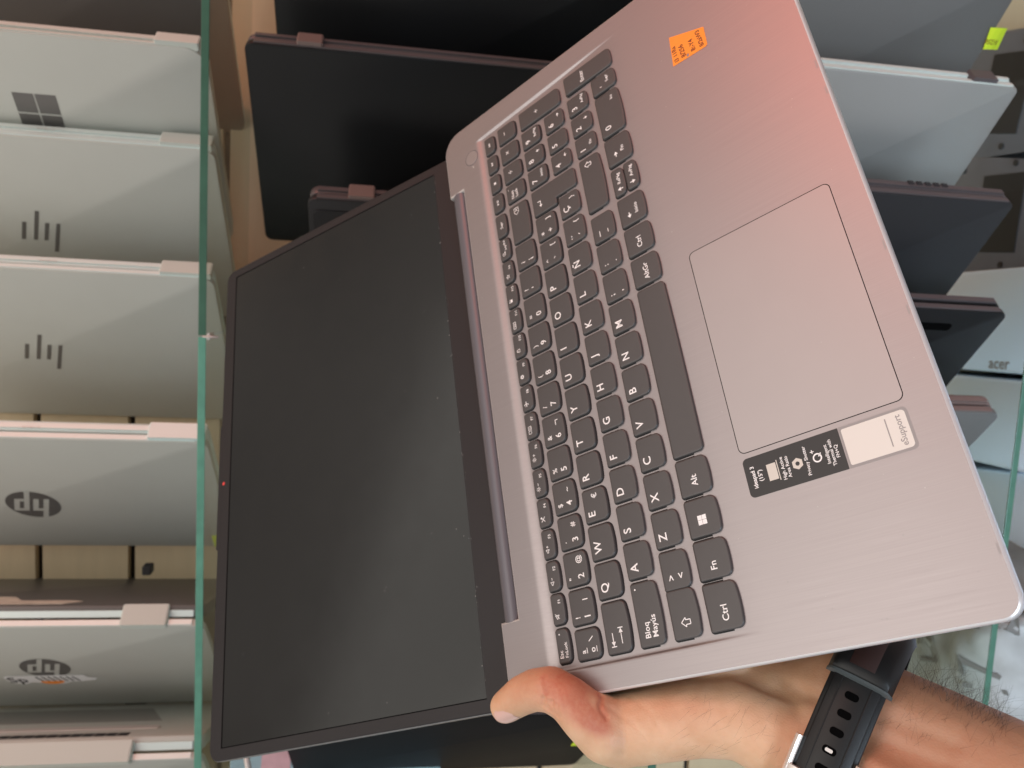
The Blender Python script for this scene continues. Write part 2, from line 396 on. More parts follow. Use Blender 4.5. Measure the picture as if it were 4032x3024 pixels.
o, ld, ba = book(p, YL, .375, .225, 'silver laptop half open on the upper shelf with round emblem and torn white sticker', G1, splay=5.5, tl=.008, tb=.014,
                 hinges=((.036, .082, 'spine_pink'),), name='half_open_laptop', base='lid_grey')
hp_round(ld, .0255, .181, .106)
tp = text_polys('PROBOOK', .0034, .218, -.0, z=0); flat('lettering', [[(.0045 + -q[1], -.0022, q[0]) for q in P] for P in tp], M['faint'], ba)
# torn sticker under the emblem (white, black strokes, orange half disc)
SCZ, SCY = .186, .139
def skp(P): return [(-(x) * .86, -(y) * .86) for x, y in P]         # drawn as it reads in the stored position
lid_emblem(ld, [skp([(-.052, .011), (-.050, .000), (-.044, -.011), (-.030, -.013), (-.022, -.008), (-.006, -.011), (.006, -.015), (.018, -.014), (.026, -.008), (.040, -.007), (.056, -.004), (.060, .002), (.054, .005), (.050, .006), (.046, .014), (.010, .014), (-.030, .014), (-.046, .014)])], 'sticker_white', SCZ, SCY, 'torn_sticker', -.0009)
st = [skp([(x + q[0] , q[1])[:2] for q in P]) for x, P in [(0, [q[:2] for q in PP]) for PP in text_polys('Sp', .017, -.049, -.007, shear=-.15)]]
for k in range(7):
    x = -.014 + k * .0074; st.append(skp([(x + .006, -.004), (x + .0078, -.004), (x + .0018, .011), (x, .011)]))
lid_emblem(ld, st, 'dark', SCZ, SCY, 'sticker_print', -.0013)
lid_emblem(ld, [skp([(.004 + .0145 * math.cos(a), -.004 - .009 * math.sin(a)) for a in [math.pi * k / 12 for k in range(13)]])], 'orange', SCZ, SCY, 'sticker_blob', -.0016)
bm = bmesh.new(); slab(bm, [(.02, .128), (.006, .142), (.004, .32), (.05, .32), (.05, .205), (.026, .19), (.026, .14)], .0142, .0148, 0, 0, 'x'); build('worn_label', bm, mat('worn_label', (.62, .57, .48), .8, var=.4, vscale=90), ba)
# left end: splayed laptop showing its underside
p = at_zd(437, 1640, zs)
o, ld, ba = book(p, YL, .37, .225, 'half open silver laptop at the left end of the upper shelf, underside with vents showing', G1, splay=9, tl=.008, tb=.016, hinges=(), name='half_open_laptop', base='lid_silver')
bm = bmesh.new()
for k in range(16): box(bm, .0155, .0164, .004, .016, .080 + k * .0118, .0905 + k * .0118)
build('vent', bm, M['dark'], ba)
bm = bmesh.new(); slab(bm, rrect(.030, .042, .055, .32, .004), .0155, .0172, 0, .0008, 'x'); build('rubber_foot', bm, M['faint'], ba)
bm = bmesh.new(); slab(bm, [(.065, .060), (.125, .085), (.125, .32), (.065, .32)], .0159, .0162, 0, 0, 'x'); build('rating_label', bm, mat('rating_label', (.30, .29, .27), .5), ba)
bm = bmesh.new(); slab(bm, rrect(.15, .17, .10, .125, .003), .0157, .0163, 0, 0, 'x'); build('rubber_pad', bm, M['dark'], ba)
bm = bmesh.new(); box(bm, -.002, .020, -.0075, .003, .071, .31, .002); build('hinge_cover', bm, M['spine_pink'], o)

# middle shelf: black laptops
G2 = 'black laptops on the middle shelf'
def top_at(px, py, d, L):
    q = at_dd(px, py, d); return Vector((q.x, q.y, Zm + .0064)), q.z - (Zm + .0064)
p, L = top_at(526, 90, 0.715, 0)
o, ld, ba = book(p, YL, L, .225, 'black laptop on the middle shelf with brown hinge cover, lid facing the camera', G2, lid='lid_black', spine='spine_dark', base='spine_dark', rc=.008, tl=.007, tb=.010,
                 hinges=((L - .068, L - .045, 'hinge_brown'), (.045, .068, 'hinge_brown')))
p, L = top_at(578, -168, 0.715, 0)
book(p, YL, L, .235, 'black laptop at the upper right, behind the brown hinged one', G2, lid='lid_black', spine='spine_dark', base='spine_dark', rc=.008, hinges=((L - .068, L - .045, 'hinge_brown'),))
p, L = top_at(664, 428, 0.735, 0)
o, ld, ba = book(p, YL, L, .225, 'small black laptop mostly hidden behind the held laptop screen, hinge and screws showing', G2, lid='lid_dark', spine='spine_dark', base='spine_dark', rc=.008,
                 hinges=((L - .060, L - .036, 'hinge_brown'),))
bm = bmesh.new(); slab(bm, rrect(.012, .21, .02, L - .004, .006), -.0016, -.0002, .0006, 0, 'x'); build('bottom_panel', bm, M['lid_dark'], o)
for (y, z) in ((.055, L - .03), (.10, L - .05), (.05, L - .09)):
    bm = bmesh.new(); slab(bm, [(y + .003 * math.cos(a), z + .003 * math.sin(a)) for a in [k * math.pi / 5 for k in range(10)]], -.0021, -.0014, 0, 0, 'x'); build('screw', bm, M['spine_dark'], o)
p, L = top_at(600, 1562, 0.70, 0)
o, ld, ba = book(p, YL - 4, L, .225, 'black laptop on the middle shelf at lower left with a yellow tag, below the thumb', G2, lid='lid_matte', spine='spine_dark', base='lid_black', rc=.01, hinges=((.1, .2, 'spine_dark'),))
tq = at_dd(1250, 1646, .70)
bm = bmesh.new(); slab(bm, rrect(.107, .123, tq.z - p.z - .040, tq.z - p.z - .027, .001), -.0008, -.0002, 0, 0, 'x'); build('price_tag', bm, M['yellow'], o)
# shop package and dark case behind the lower left corner of the screen
pk = at_dd(543, 1654, .86)
pk.z -= .2
o = empty('packaging_box', spin(pk, R_(20)), 'small glossy box with cyan and pink print in the lower left corner', 'box')
bm = bmesh.new(); box(bm, -.12, .03, 0, .06, .0, .222, .001); build('carton', bm, mat('glossy_print', (.30, .46, .52), .2, var=.6, vscale=22), o)
bm = bmesh.new(); box(bm, -.05, .015, -.0006, -.0001, .16, .19); build('printed_band', bm, mat('pink_print', (.62, .42, .47), .25, var=.3, vscale=60), o)

# lower shelf: laptops
G3 = 'laptops on the lower glass shelf'
zl = Z2 + .0062
def lower(px, py, **k):
    return book(at_zd(px, py, zl), YL, k.pop('L', .285), k.pop('W', .225), k.pop('label'), G3, **k)
o, ld, ba = lower(2222, -55, label='grey laptop on the lower shelf at upper right with a yellow price tag', lid='lid_grey', spine='spine_dark', base='spine_dark', rc=.006)
bm = bmesh.new(); slab(bm, [(.046, -.010), (.066, -.013), (.067, .001), (.047, .006)], -.0011, -.0005, 0, 0, 'x'); tg = build('price_tag', bm, M['yellow'], o)
tp = text_polys('1/256', .006, .012 + .002, .078); 
lid_emblem(ld, [[(q[0] * .9, q[1] - .078) for q in P] for P in text_polys('1/256', .0045, .0015, .078)], 'ink', -.0095, .0575, 'tag_writing', -.0013)
o, ld, ba = lower(2204, 191, label='pale silver laptop on the lower shelf with pinkish spine', lid='lid_satin', spine='spine_pink', base='spine_pink', rc=.006, tl=.006, tb=.009,
                  hinges=((.022, .046, 'spine_dark'),))
o, ld, ba = lower(2194, 440, label='dark grey laptop on the lower shelf with brown spine and small vents', lid='lid_dark', spine='spine_dark', base='spine_dark', rc=.006)
bm = bmesh.new()
for k in range(5): box(bm, .004, .008, -.003, -.0015, .060 + k * .008, .065 + k * .008)
build('vent', bm, M['dark'], ba)
o, ld, ba = lower(2181, 677, label='black laptop on the lower shelf in front of the white cartons', lid='lid_black', spine='spine_dark', base='lid_black', rc=.008)
bm = bmesh.new(); slab(bm, rrect(.016, .024, .045, .25, .003), -.0009, -.0002, 0, 0, 'x'); build('slot', bm, M['gap'], o)
o, ld, ba = lower(2166, 893, label='grey green laptop on the lower shelf nearest the held laptop front edge', lid='lid_grey', spine='hinge_brown', base='hinge_brown', rc=.01)

# ------------------------------------------------------------------ things on the cabinet floor, seen through the lower glass
def carton(cx, cy, lx, ly, h, yaw, label, m='white_box'):
    q = at_zd(cx, cy, Z3 + h); q.z = Z3
    o = empty('white_carton', spin(q, R_(yaw)), label, 'carton', 'white cartons under the lower shelf')
    bm = bmesh.new(); box(bm, -lx / 2, lx / 2, -ly / 2, ly / 2, 0, h, .002); build('box_body', bm, M[m], o)
    return o
def carton_edge(a, b, side, lx, ly, h, label, letters=None):
    """carton whose one long top edge runs through pixels a (far) and b (near); side +1: box lies right of it"""
    A, Bp = at_zd(*a, Z3 + h), at_zd(*b, Z3 + h); dv = (A - Bp); dv.z = 0; dv.normalize()
    q = (A + Bp) / 2 + Vector((dv.y, -dv.x, 0)) * side * lx / 2; q.z = Z3
    o = empty('white_carton', spin(q, math.atan2(-dv.x, dv.y)), label, 'carton', 'white cartons under the lower shelf')
    bm = bmesh.new(); slab(bm, rrect(-lx / 2, lx / 2, -ly / 2, ly / 2, .008, 3), 0, h, .002, .003); build('box_body', bm, M['white_box'], o, auto=40)
    return o
o = carton_edge((2095, 799), (2190, 807), 1, .118, .42, .17, 'white carton with dark maker lettering beside the black laptop')
tp = [[(-.118 / 2 + .004 + q[1], .018 - q[0], .1705) for q in P] for P in text_polys('acer', .0125, 0, 0, 'c', bold=.012)]
tp = [[(a, b - .03, c) for a, b, c in P] for P in tp]
flat('lettering', tp, M['grey_print'], o)
carton_edge((2090, 812), (2190, 821), -1, .10, .42, .168, 'plain white carton left of the lettered one, under the lower glass')
carton_edge((2085, 1010), (2205, 1022), -1, .315, .40, .15, 'large white carton at the lower right, ending at the black case')
# dark laptops lying flat, undersides up
for i, (a, b, lb) in enumerate((((2105, 345), (2205, 350), 'dark laptop lying underside up beneath the yellow tagged laptop'), ((2105, 600), (2205, 606), 'dark laptop lying underside up beneath the pale silver laptop'))):
    A, Bp = at_zd(*a, Z3 + .12), at_zd(*b, Z3 + .12); dv = A - Bp; dv.z = 0; dv.normalize()
    lx, ly = .155, .34
    q = (A + Bp) / 2 + Vector((dv.y, -dv.x, 0)) * lx / 2; q.z = Z3
    o = empty('lying_laptop', spin(q, math.atan2(-dv.x, dv.y)), lb, 'laptop', 'laptops lying flat under the lower shelf')
    bm = bmesh.new(); slab(bm, rrect(-lx / 2, lx / 2, -ly / 2, ly / 2, .01), .03, .118, .004, .004); build('case', bm, mat('worn_case', (.125, .14, .17), .45, var=.2, vscale=30), o, auto=40)
    bm = bmesh.new(); slab(bm, rrect(-lx / 2 + .004, lx / 2 - .004, -ly / 2 + .004, ly / 2 - .004, .01), .0, .029, .002, .002); build('lid', bm, M['lid_dark'], o, auto=40)
    bm = bmesh.new(); box(bm, -.045, .05, -.02, .05, .118, .1195, .0005); build('bottom_panel', bm, M['lid_dark'], o)
    for (sx, sy) in ((-.06, -.09), (.06, -.09), (-.06, .0), (.062, .0), (-.06, .09), (.06, .09)):
        bm = bmesh.new(); slab(bm, [(sx + .004 * math.cos(a_), sy + .004 * math.sin(a_)) for a_ in [k * math.pi / 5 for k in range(10)]], .118, .1195, 0, 0); build('screw', bm, M['dark'], o)
# printed plastic bag
q = at_zd(1985, 1470, Z3 + .26); q.z = Z3
bm = bmesh.new(); bmesh.ops.create_grid(bm, x_segments=40, y_segments=40, size=1)
from mathutils import noise as mn
def bag_h(x, y):
    e = max(abs(x), abs(y)); return .28 * (1 - e ** 8) + .012 * mn.noise(Vector((x * 3, y * 3, 1))) + .006 * mn.noise(Vector((x * 9, y * 7, 4)))
for v in bm.verts:
    x, y = v.co.x, v.co.y; v.co = ((x + .06 * mn.noise(Vector((y * 3, 0, 2)))) * .17, (y + .06 * mn.noise(Vector((x * 3, 5, 2)))) * .15, max(.002, bag_h(x, y)))
bag = empty('plastic_bag', spin(q, R_(-10)), 'crumpled grey plastic bag with dark numeral print behind the wrist', 'bag')
for f in bm.faces: f.smooth = True
for i in range(5):
    for j in range(4):
        cx, cy = -.13 + i * .065, -.11 + j * .07
        for P in text_polys('17' if (i + j) % 2 else 'L7', .026, cx, cy, 'c', rot=.2 + .25 * ((i * 3 + j) % 3), bold=.015):
            f = bm.faces.new([bm.verts.new((a, b, bag_h(a / .17, b / .15) + .0035)) for a, b, c in P]); f.material_index = 1
me = bpy.data.meshes.new('bag_film'); bm.to_mesh(me); bm.free()
link('bag_film', me, M['bagfilm'], bag); me.materials.append(M['bagprint'])
# black case at the lower right
A, Bp = at_zd(2100, 1508, Z3 + .2), at_zd(2205, 1518, Z3 + .2); dv = A - Bp; dv.z = 0; dv.normalize()
q = (A + Bp) / 2 + Vector((dv.y, -dv.x, 0)) * -.15; q.z = Z3
o = empty('black_case', spin(q, math.atan2(-dv.x, dv.y)), 'black padded case standing under the lower shelf beside the forearm', 'case')
bm = bmesh.new(); slab(bm, rrect(-.149, .149, -.17, .17, .02), 0, .2, .01, .012); build('case_body', bm, M['dark'], o, auto=40)
bm = bmesh.new(); tube(bm, [(.1505, -.15 + .3 * k / 20, .17) for k in range(21)], .003, 6); build('zip', bm, M['spine_dark'], o)

# ------------------------------------------------------------------ the held laptop (millimetres in its own frame)
LR = Matrix(((-0.12724703, -0.7424144, -0.65774543), (-0.90492682, 0.35840076, -0.22946969), (0.40609807, 0.56601215, -0.71743613)))
LT = Vector((173.32875394, 77.88107469, 274.41304136))
def cam2world_rot(): return Matrix((pic((1, 0, 0)), pic((0, 1, 0)), pic((0, 0, 1)))).transposed()
C2W = cam2world_rot()
LMW = Matrix.Translation(CAM + C2W @ (LT * .001)) @ (C2W @ LR).to_4x4() @ Matrix.Scale(.001, 4)
lap = empty('held_laptop', LMW, 'open silver laptop held in the hand, black screen and dark keyboard', 'laptop')
LAPINV = LMW.inverted()
def lpt(px, py, z):                                      # point of the laptop frame seen at a pixel, at height z above its deck
    o = LAPINV @ CAM; d = (LAPINV.to_3x3() @ ray(px, py)); return o + d * ((z - o.z) / d.z)

Wd, Dp, NX0, NX1, NY = 359.2, 233.6, 40.0, 314.0, 221.6
rf, rb = 7.0, 13.0
def ylo(x):
    e = min(x - 0, Wd - x)
    return rf - math.sqrt(max(0, rf * rf - (rf - e) ** 2)) if e < rf else 0.0
def yhi(x):
    if NX0 < x < NX1: return NY
    e = min(x, Wd - x)
    return Dp - (rb - math.sqrt(max(0, rb * rb - (rb - e) ** 2))) if e < rb else Dp
def sstep(a, b, t):
    t = min(1, max(0, (t - a) / (b - a))); return t * t * (3 - 2 * t)
GL, GR = 11.2, 345.6
def deck_z(x, y):
    g = sstep(92, 150, y) ** .8 * (1 - sstep(199.5, 206, y)) if y > 92 else 0
    if y > 199.5: g = 1 - sstep(200.5, 207.5, y)
    xr = 347.0 - 4.4 * (y - 91) / 110
    s = sstep(GL - .35, GL + .9, x) * (1 - sstep(xr - .9, xr + .35, x))
    return -1.15 * g * s
xs = [0, .3, .8, 1.6, 2.6, 3.8, 5.2, 7, 10, 10.85, 11.1, 11.4, 11.8, 12.1, 13] + [16 + 4 * k for k in range(6)] + [39.99, 40.01] + list(range(48, 312, 8)) + [313.99, 314.01] + [318 + 4 * k for k in range(5)]
xs += [338 + .4 * k for k in range(26)] + [350, 352.2, 354, 355.4, 356.6, 357.6, 358.4, 358.9, 359.2]
ys = [0, .4, 1, 2, 3.5, 5, 7, 20, 50, 80, 91] + [92 + 3 * k for k in range(13)] + list(range(132, 199, 6)) + [199, 200, 201, 202, 203, 204, 205, 206, 207, 208, 212, 217, 221.6, 224, 226, 228, 230, 231.5, 232.6, 233.2, 233.6]
bm = bmesh.new(); grid = []
B = 0.9
for x in xs:
    a, b = ylo(x), yhi(x)
    col = []
    for y in ys:
        yy = min(max(y, a), b)
        col.append(bm.verts.new((x, yy, deck_z(x, yy))))
    grid.append(col)
for i in range(len(xs) - 1):
    for j in range(len(ys) - 1):
        q = [grid[i][j], grid[i + 1][j], grid[i + 1][j + 1], grid[i][j + 1]]
        if len({tuple(round(c, 5) for c in v.co) for v in q}) < 3: continue
        try: bm.faces.new(q)
        except Exception: pass
bmesh.ops.remove_doubles(bm, verts=bm.verts, dist=1e-4)
bmesh.ops.dissolve_degenerate(bm, edges=bm.edges, dist=1e-4)
bmesh.ops.recalc_face_normals(bm, faces=bm.faces)
if sum(f.normal.z for f in bm.faces) < 0: bmesh.ops.reverse_faces(bm, faces=bm.faces)
dk = build('palm_rest', bm, M['deck'], lap, smooth=True)
# body under the deck: chamfered rim then dark bottom
def outline(off=0.0):
    P = []
    for x in xs: P.append((x, ylo(x)))
    for x in reversed(xs): P.append((x, yhi(x)))
    out = []
    for p_ in P:
        if not out or (abs(p_[0] - out[-1][0]) + abs(p_[1] - out[-1][1])) > 1e-3: out.append(p_)
    return out
OL = outline()
bm = bmesh.new()
def zring(off, z): return [(x, y, z) for x, y in inset(OL, off)]
stack(bm, [zring(0, 0), zring(-.6, -.3), zring(-1.0, -.9), zring(-1.0, -5.5), zring(-.2, -6.0)], False, False)
build('case_rim', bm, M['side'], lap, smooth=True)
bm = bmesh.new()
stack(bm, [zring(.05, -1.3), zring(-.1, -6.0), zring(1.0, -9), zring(6, -16.5), zring(9, -17.5)], True, True)
build('bottom_case', bm, M['bottom'], lap)
# hinge bar in the notch
bm = bmesh.new(); ring = []
for xx in (NX0 + .4, NX1 - .4):
    ring.append([(xx, 228.3 + 4.7 * math.cos(a), -2.8 + 2.9 * math.sin(a)) for a in [2 * math.pi * k / 20 for k in range(20)]])
stack(bm, ring); build('hinge_bar', bm, M['hinge'], lap, auto=50)
bm = bmesh.new(); box(bm, NX0 + .1, NX1 - .1, 221.7, 233.6, -9, -5); build('hinge_shadow_gap', bm, M['gap'], lap)
# touchpad
bm = bmesh.new(); slab(bm, rrect(84.8, 190.0, 12.9, 84.4, 3.0), -.3, .03); build('touchpad_gap', bm, M['gap'], lap)
bm = bmesh.new(); slab(bm, rrect(85.15, 189.65, 13.25, 84.05, 2.7), -.3, .05, 0, .02); build('touchpad', bm, M['pad'], lap)
# power button
bm = bmesh.new(); P = [(332.6 + 5.5 * math.cos(a), 211.8 + 5.5 * math.sin(a)) for a in [2 * math.pi * k / 40 for k in range(40)]]
slab(bm, P, -.2, .02); build('power_button_gap', bm, M['hinge'], lap)
bm = bmesh.new(); slab(bm, inset(P, .45), -.2, .12, 0, .1); build('power_button', bm, M['pad'], lap)
bm = bmesh.new(); slab(bm, disc((325, 211.5), .45, 10), -.1, .03); build('status_light', bm, M['legend'], lap)

# ---- keys
def key_outline(x0, x1, y0, y1):
    P = rrect(x0, x1, y0, y1, (2.6, 2.6, 1.1, 1.1), 5)
    wdt = x1 - x0; bow = min(.9, wdt * .045) if wdt < 40 else .3
    cx = (x0 + x1) / 2; out = []
    # extra points along the bottom edge so that it can bow
    Q = P[:6] + [(x0 + 2.6 + (wdt - 5.2) * k / 8, y0) for k in range(1, 8)] + P[6:]
    for (x, y) in Q:
        if y < (y0 + y1) / 2: y += bow * ((x - cx) / (wdt / 2)) ** 2 * ((y1 - y) / (y1 - y0)) ** 2
        out.append((x, y))
    return out
KT = 1.5                                                # key top above the deck
def zdk(x, y): return deck_z(x, y)
def make_key(poly, label, legend, zoff=0.0, wells=None):
    cx = sum(p_[0] for p_ in poly) / len(poly); cy = sum(p_[1] for p_ in poly) / len(poly); zb = zdk(cx, cy)
    bm = bmesh.new(); T = zb + KT + zoff
    lo = inset(poly, -.12)
    stack(bm, [[(x, y, zb - .5) for x, y in lo], [(x, y, T - .42) for x, y in lo], [(x, y, T - .14) for x, y in inset(poly, .12)], [(x, y, T - .02) for x, y in inset(poly, .42)], [(x, y, T) for x, y in inset(poly, .8)]], True, True)
    k = build('key', bm, M['key'], lap, auto=60)
    if label: k['label'] = label
    if legend: flat('legend', tz(legend, T + .02), M['legend'], k)
    wells.append((inset(poly, -.8), zb + .015))
WELLS = []
def T_(s, cap, x, y, al='l', bold=.012, **k): return [[q[:2] for q in P] for P in text_polys(s, cap, x, y, al, bold=bold, **k)]
def arrow(cx, cy, ang, s):
    c, n = math.cos(R_(ang)), math.sin(R_(ang))
    def rr(p_): return (cx + s * (p_[0] * c - p_[1] * n), cy + s * (p_[0] * n + p_[1] * c))
    return [[rr(p_) for p_ in ((1, 0), (-.1, .75), (-.1, -.75))], [rr(p_) for p_ in ((-.1, .16), (-1, .16), (-1, -.16), (-.1, -.16))]]
def house(cx, cy, ang, s, wd):
    c, n = math.cos(R_(ang)), math.sin(R_(ang))
    P = [(1, 0), (.1, .8), (.1, .4), (-.8, .4), (-.8, -.4), (.1, -.4), (.1, -.8)]
    return polyline([(cx + s * (a * c - b * n), cy + s * (a * n + b * c)) for a, b in P], wd, True)
def speaker(x, y, s):
    return polyline([(x - s, y - .35 * s), (x - .4 * s, y - .35 * s), (x + .4 * s, y - s), (x + .4 * s, y + s), (x - .4 * s, y + .35 * s), (x - s, y + .35 * s)], .28, True)
def sun(x, y, s):
    return ringp((x, y), s * .38, s * .6, 12) + [stroke((x + math.cos(a) * s * .72, y + math.sin(a) * s * .72), (x + math.cos(a) * s * 1.1, y + math.sin(a) * s * 1.1), .26) for a in [k * math.pi / 4 for k in range(8)]]
def gear(x, y, s):
    return ringp((x, y), s * .35, s * .75, 14) + [stroke((x + math.cos(a) * s * .6, y + math.sin(a) * s * .6), (x + math.cos(a) * s, y + math.sin(a) * s), .4) for a in [k * math.pi / 4 + .4 for k in range(8)]]
def icon(kind, x, y):
    if kind == 'mute': return speaker(x, y, 1.2) + [stroke((x - 1.3, y - 1.3), (x + 1.3, y + 1.3), .26)]
    if kind == 'vdn': return speaker(x, y, 1.1) + [stroke((x + 1.3, y), (x + 2.5, y), .3)]
    if kind == 'vup': return speaker(x, y, 1.1) + [stroke((x + 1.3, y), (x + 2.5, y), .3), stroke((x + 1.9, y - .6), (x + 1.9, y + .6), .3)]
    if kind == 'mic': return [stroke((x - 1.3, y - 1.2), (x + 1.2, y + 1.2), .36), stroke((x - 1.2, y + 1.1), (x + 1.3, y - 1.2), .36), disc((x + .9, y + 1.0), .55)]
    if kind == 'sdn': return sun(x, y, 1.2) + [stroke((x + 1.8, y), (x + 3.2, y), .3)]
    if kind == 'sup': return sun(x, y, 1.2) + [stroke((x + 1.8, y), (x + 3.2, y), .3), stroke((x + 2.5, y - .7), (x + 2.5, y + .7), .3)]
    if kind == 'screens': return polyline([(x - 1.4, y - .9), (x + .3, y - .9), (x + .3, y + .9), (x - 1.4, y + .9)], .24, True) + polyline([(x + .9, y - .6), (x + 2.8, y - .6), (x + 2.8, y + 1), (x + .9, y + 1)], .24, True) + [stroke((x + .7, y - 1), (x + 3, y - 1), .25), stroke((x + 1.3, y + .3), (x + 2.4, y + .3), .22)]
    if kind == 'plane': return [stroke((x - 1.3, y), (x + 1.4, y), .42), stroke((x + .2, y), (x - .7, y + 1.5), .42), stroke((x + .2, y), (x - .7, y - 1.5), .42), stroke((x - 1.2, y), (x - 1.6, y + .7), .3), stroke((x - 1.2, y), (x - 1.6, y - .7), .3)]
    if kind == 'gear': return gear(x, y, 1.3)
    if kind == 'lock': return polyline([(x - .9, y - 1.1), (x + .9, y - 1.1), (x + .9, y + .2), (x - .9, y + .2)], .28, True) + polyline([(x - .55, y + .2), (x - .55, y + .9), (x + .55, y + .9), (x + .55, y + .2)], .28)
    if kind == 'keyb': return polyline([(x - 2.1, y - .9), (x + 2.1, y - .9), (x + 2.1, y + .9), (x - 2.1, y + .9)], .26, True) + [stroke((x - 1.6 + k * .8, y + .3), (x - 1.25 + k * .8, y + .3), .35) for k in range(5)] + [stroke((x - 1.2, y - .35), (x + 1.2, y - .35), .3)]
    if kind == 'calc': return [[(x - 1.0, y - 1.1), (x + .9, y - 1.1), (x + .9, y + .45), (x - 1.0, y + .45)]] + polyline([(x - 1.0, y + .5), (x - 1.0, y + 1.2), (x + .9, y + 1.2), (x + .9, y + .5)], .22)
    if kind == 'star':
        P = [(x + (1.4 if k % 2 == 0 else .6) * math.sin(k * math.pi / 5), y + (1.4 if k % 2 == 0 else .6) * math.cos(k * math.pi / 5)) for k in range(10)]; return polyline(P, .28, True)
    if kind == 'snip': return ringp((x - .5, y + .1), .9, 1.15, 14, 40, 330) + [stroke((x - .8, y - .6), (x + .6, y + .9), .24), disc((x + .7, y - .7), .5)]
    if kind == 'ff': return [[(x - 1.1, y - .8), (x, y), (x - 1.1, y + .8)], [(x, y - .8), (x + 1.0, y), (x, y + .8)], stroke((x + 1.2, y - .8), (x + 1.2, y + .8), .3)]
    if kind == 'rw': return [[(x + 1.1, y - .8), (x, y), (x + 1.1, y + .8)], [(x, y - .8), (x - 1.0, y), (x, y + .8)], stroke((x - 1.2, y - .8), (x - 1.2, y + .8), .3)]
    if kind == 'stop': return [[(x - .8, y - .8), (x + .8, y - .8), (x + .8, y + .8), (x - .8, y + .8)]]
    if kind == 'play': return [[(x - 1.7, y - .8), (x - .4, y), (x - 1.7, y + .8)], stroke((x - .1, y - .8), (x + .3, y + .8), .22), stroke((x + .8, y - .8), (x + .8, y + .8), .32), stroke((x + 1.5, y - .8), (x + 1.5, y + .8), .32)]
    return []
def rowkey(x0, x1, y0, y1, label, legend): make_key(key_outline(x0, x1, y0, y1), 'key marked ' + label if label else None, legend, 0, WELLS)
# function row
Y0, Y1 = 191.6, 199.6
rowkey(15.0, 31.0, Y0, Y1, 'Esc', T_('Esc', 2.0, 17.4, 196.3) + T_('FnLock', 1.7, 17.4, 193.3) + [disc((28.6, 197.2), .35)])
fx0, fp, fwid = 33.3, 16.36, 14.5
for i, kd in enumerate(('mute', 'vdn', 'vup', 'mic', 'sdn', 'sup', 'screens', 'plane', 'gear', 'lock', 'keyb', 'calc')):
    x0 = fx0 + fp * i
    rowkey(x0, x0 + fwid, Y0, Y1, 'F%d' % (i + 1), icon(kd, x0 + 3.9, 196.6) + T_('F%d' % (i + 1), 1.55, x0 + fwid - 4.6, 193.6))
rowkey(229.6, 244.0, Y0, Y1, 'with a star', icon('star', 233.6, 196.2) + T_('Ins', 1.5, 238.4, 193.7))
rowkey(245.9, 260.2, Y0, Y1, 'ImprPnt', icon('snip', 250.0, 196.5) + T_('ImprPnt', 1.5, 252.1, 194.2, rot=.12))
rowkey(262.1, 277.8, Y0, Y1, 'Supr', T_('Supr', 1.8, 270, 194.6, 'c'))
for (x0, x1, kd, nm) in ((280.6, 293.2, 'play', 'play and pause'), (295.5, 308.0, 'stop', 'stop'), (310.7, 323.0, 'rw', 'back'), (325.7, 338.3, 'ff', 'forward')):
    rowkey(x0, x1, Y0, Y1, nm, icon(kd, (x0 + x1) / 2, 195.7))
# number row
Y0, Y1 = 174.0, 188.2
def two(x0, top, bot, alt=None, capb=3.5):
    L = []
    if top: L += T_(top, 2.7, x0 + 3.0, Y1 - 5.2)
    if bot: L += T_(bot, capb, x0 + 2.9, Y1 - 11.4)
    if alt: L += T_(alt, 3.0, x0 + 10.2, Y1 - 11.0)
    return L
rowkey(14.6, 28.3, Y0, Y1, 'a and o', T_('a', 2.7, 17.4, Y1 - 5.4) + [stroke((17.3, Y1 - 6.3), (19.8, Y1 - 6.3), .35)] + T_('o', 2.9, 17.4, Y1 - 11.0) + [stroke((17.3, Y1 - 12.0), (20.0, Y1 - 12.0), .35)] + [stroke((22.6, Y1 - 8.0), (24.6, Y1 - 10.6), .42)])
for i, (a, b, c) in enumerate((('!', '1', '|'), ('"', '2', '@'), ('\u00b7', '3', '#'), ('$', '4', '~'), ('%', '5', None), ('&', '6', '\u00ac'), ('/', '7', None), ('(', '8', None), (')', '9', None), ('=', '0', None), ('?', "'", None), ('\u00bf', '\u00a1', None))):
    x0 = 30.8 + 18.43 * i
    L = two(x0, a, b, None)
    if c == '|': L += [stroke((x0 + 11.2, Y1 - 11.2), (x0 + 11.2, Y1 - 8.0), .45)]
    elif c == '\u00ac': L += [stroke((x0 + 10.2, Y1 - 9), (x0 + 12.8, Y1 - 9), .42), stroke((x0 + 12.8, Y1 - 8.8), (x0 + 12.8, Y1 - 10.6), .42)]
    elif c: L += T_(c, 2.8, x0 + 10.2, Y1 - 10.8)
    rowkey(x0, x0 + 16.2, Y0, Y1, b if b != "'" else '?', L)
bx, by = 274, Y1 - 5.4
rowkey(252.0, 278.0, Y0, Y1, 'backspace', polyline([(bx - 3.2, by), (bx - 1.6, by + 1.6), (bx + 1.6, by + 1.6), (bx + 1.6, by - 1.6), (bx - 1.6, by - 1.6)], .35, True) + [stroke((bx - .9, by - .8), (bx + .8, by + .8), .35), stroke((bx - .9, by + .8), (bx + .8, by - .8), .35)])
NP = [(281.4, 293.6), (296.2, 308.6), (311.4, 323.6), (326.6, 338.8)]
rowkey(*NP[0], Y0, Y1, 'NumLock', T_('Num', 2.0, 283.0, Y1 - 5.6) + T_('Lock', 2.0, 283.0, Y1 - 8.6) + [disc((290.5, Y1 - 1.8), .3)])
cy = (Y0 + Y1) / 2 + 1.6
cx = 302.4; rowkey(*NP[1], Y0, Y1, 'divide', [stroke((cx - 1.2, cy), (cx + 1.2, cy), .4), disc((cx, cy + 1.0), .38), disc((cx, cy - 1.0), .38)])
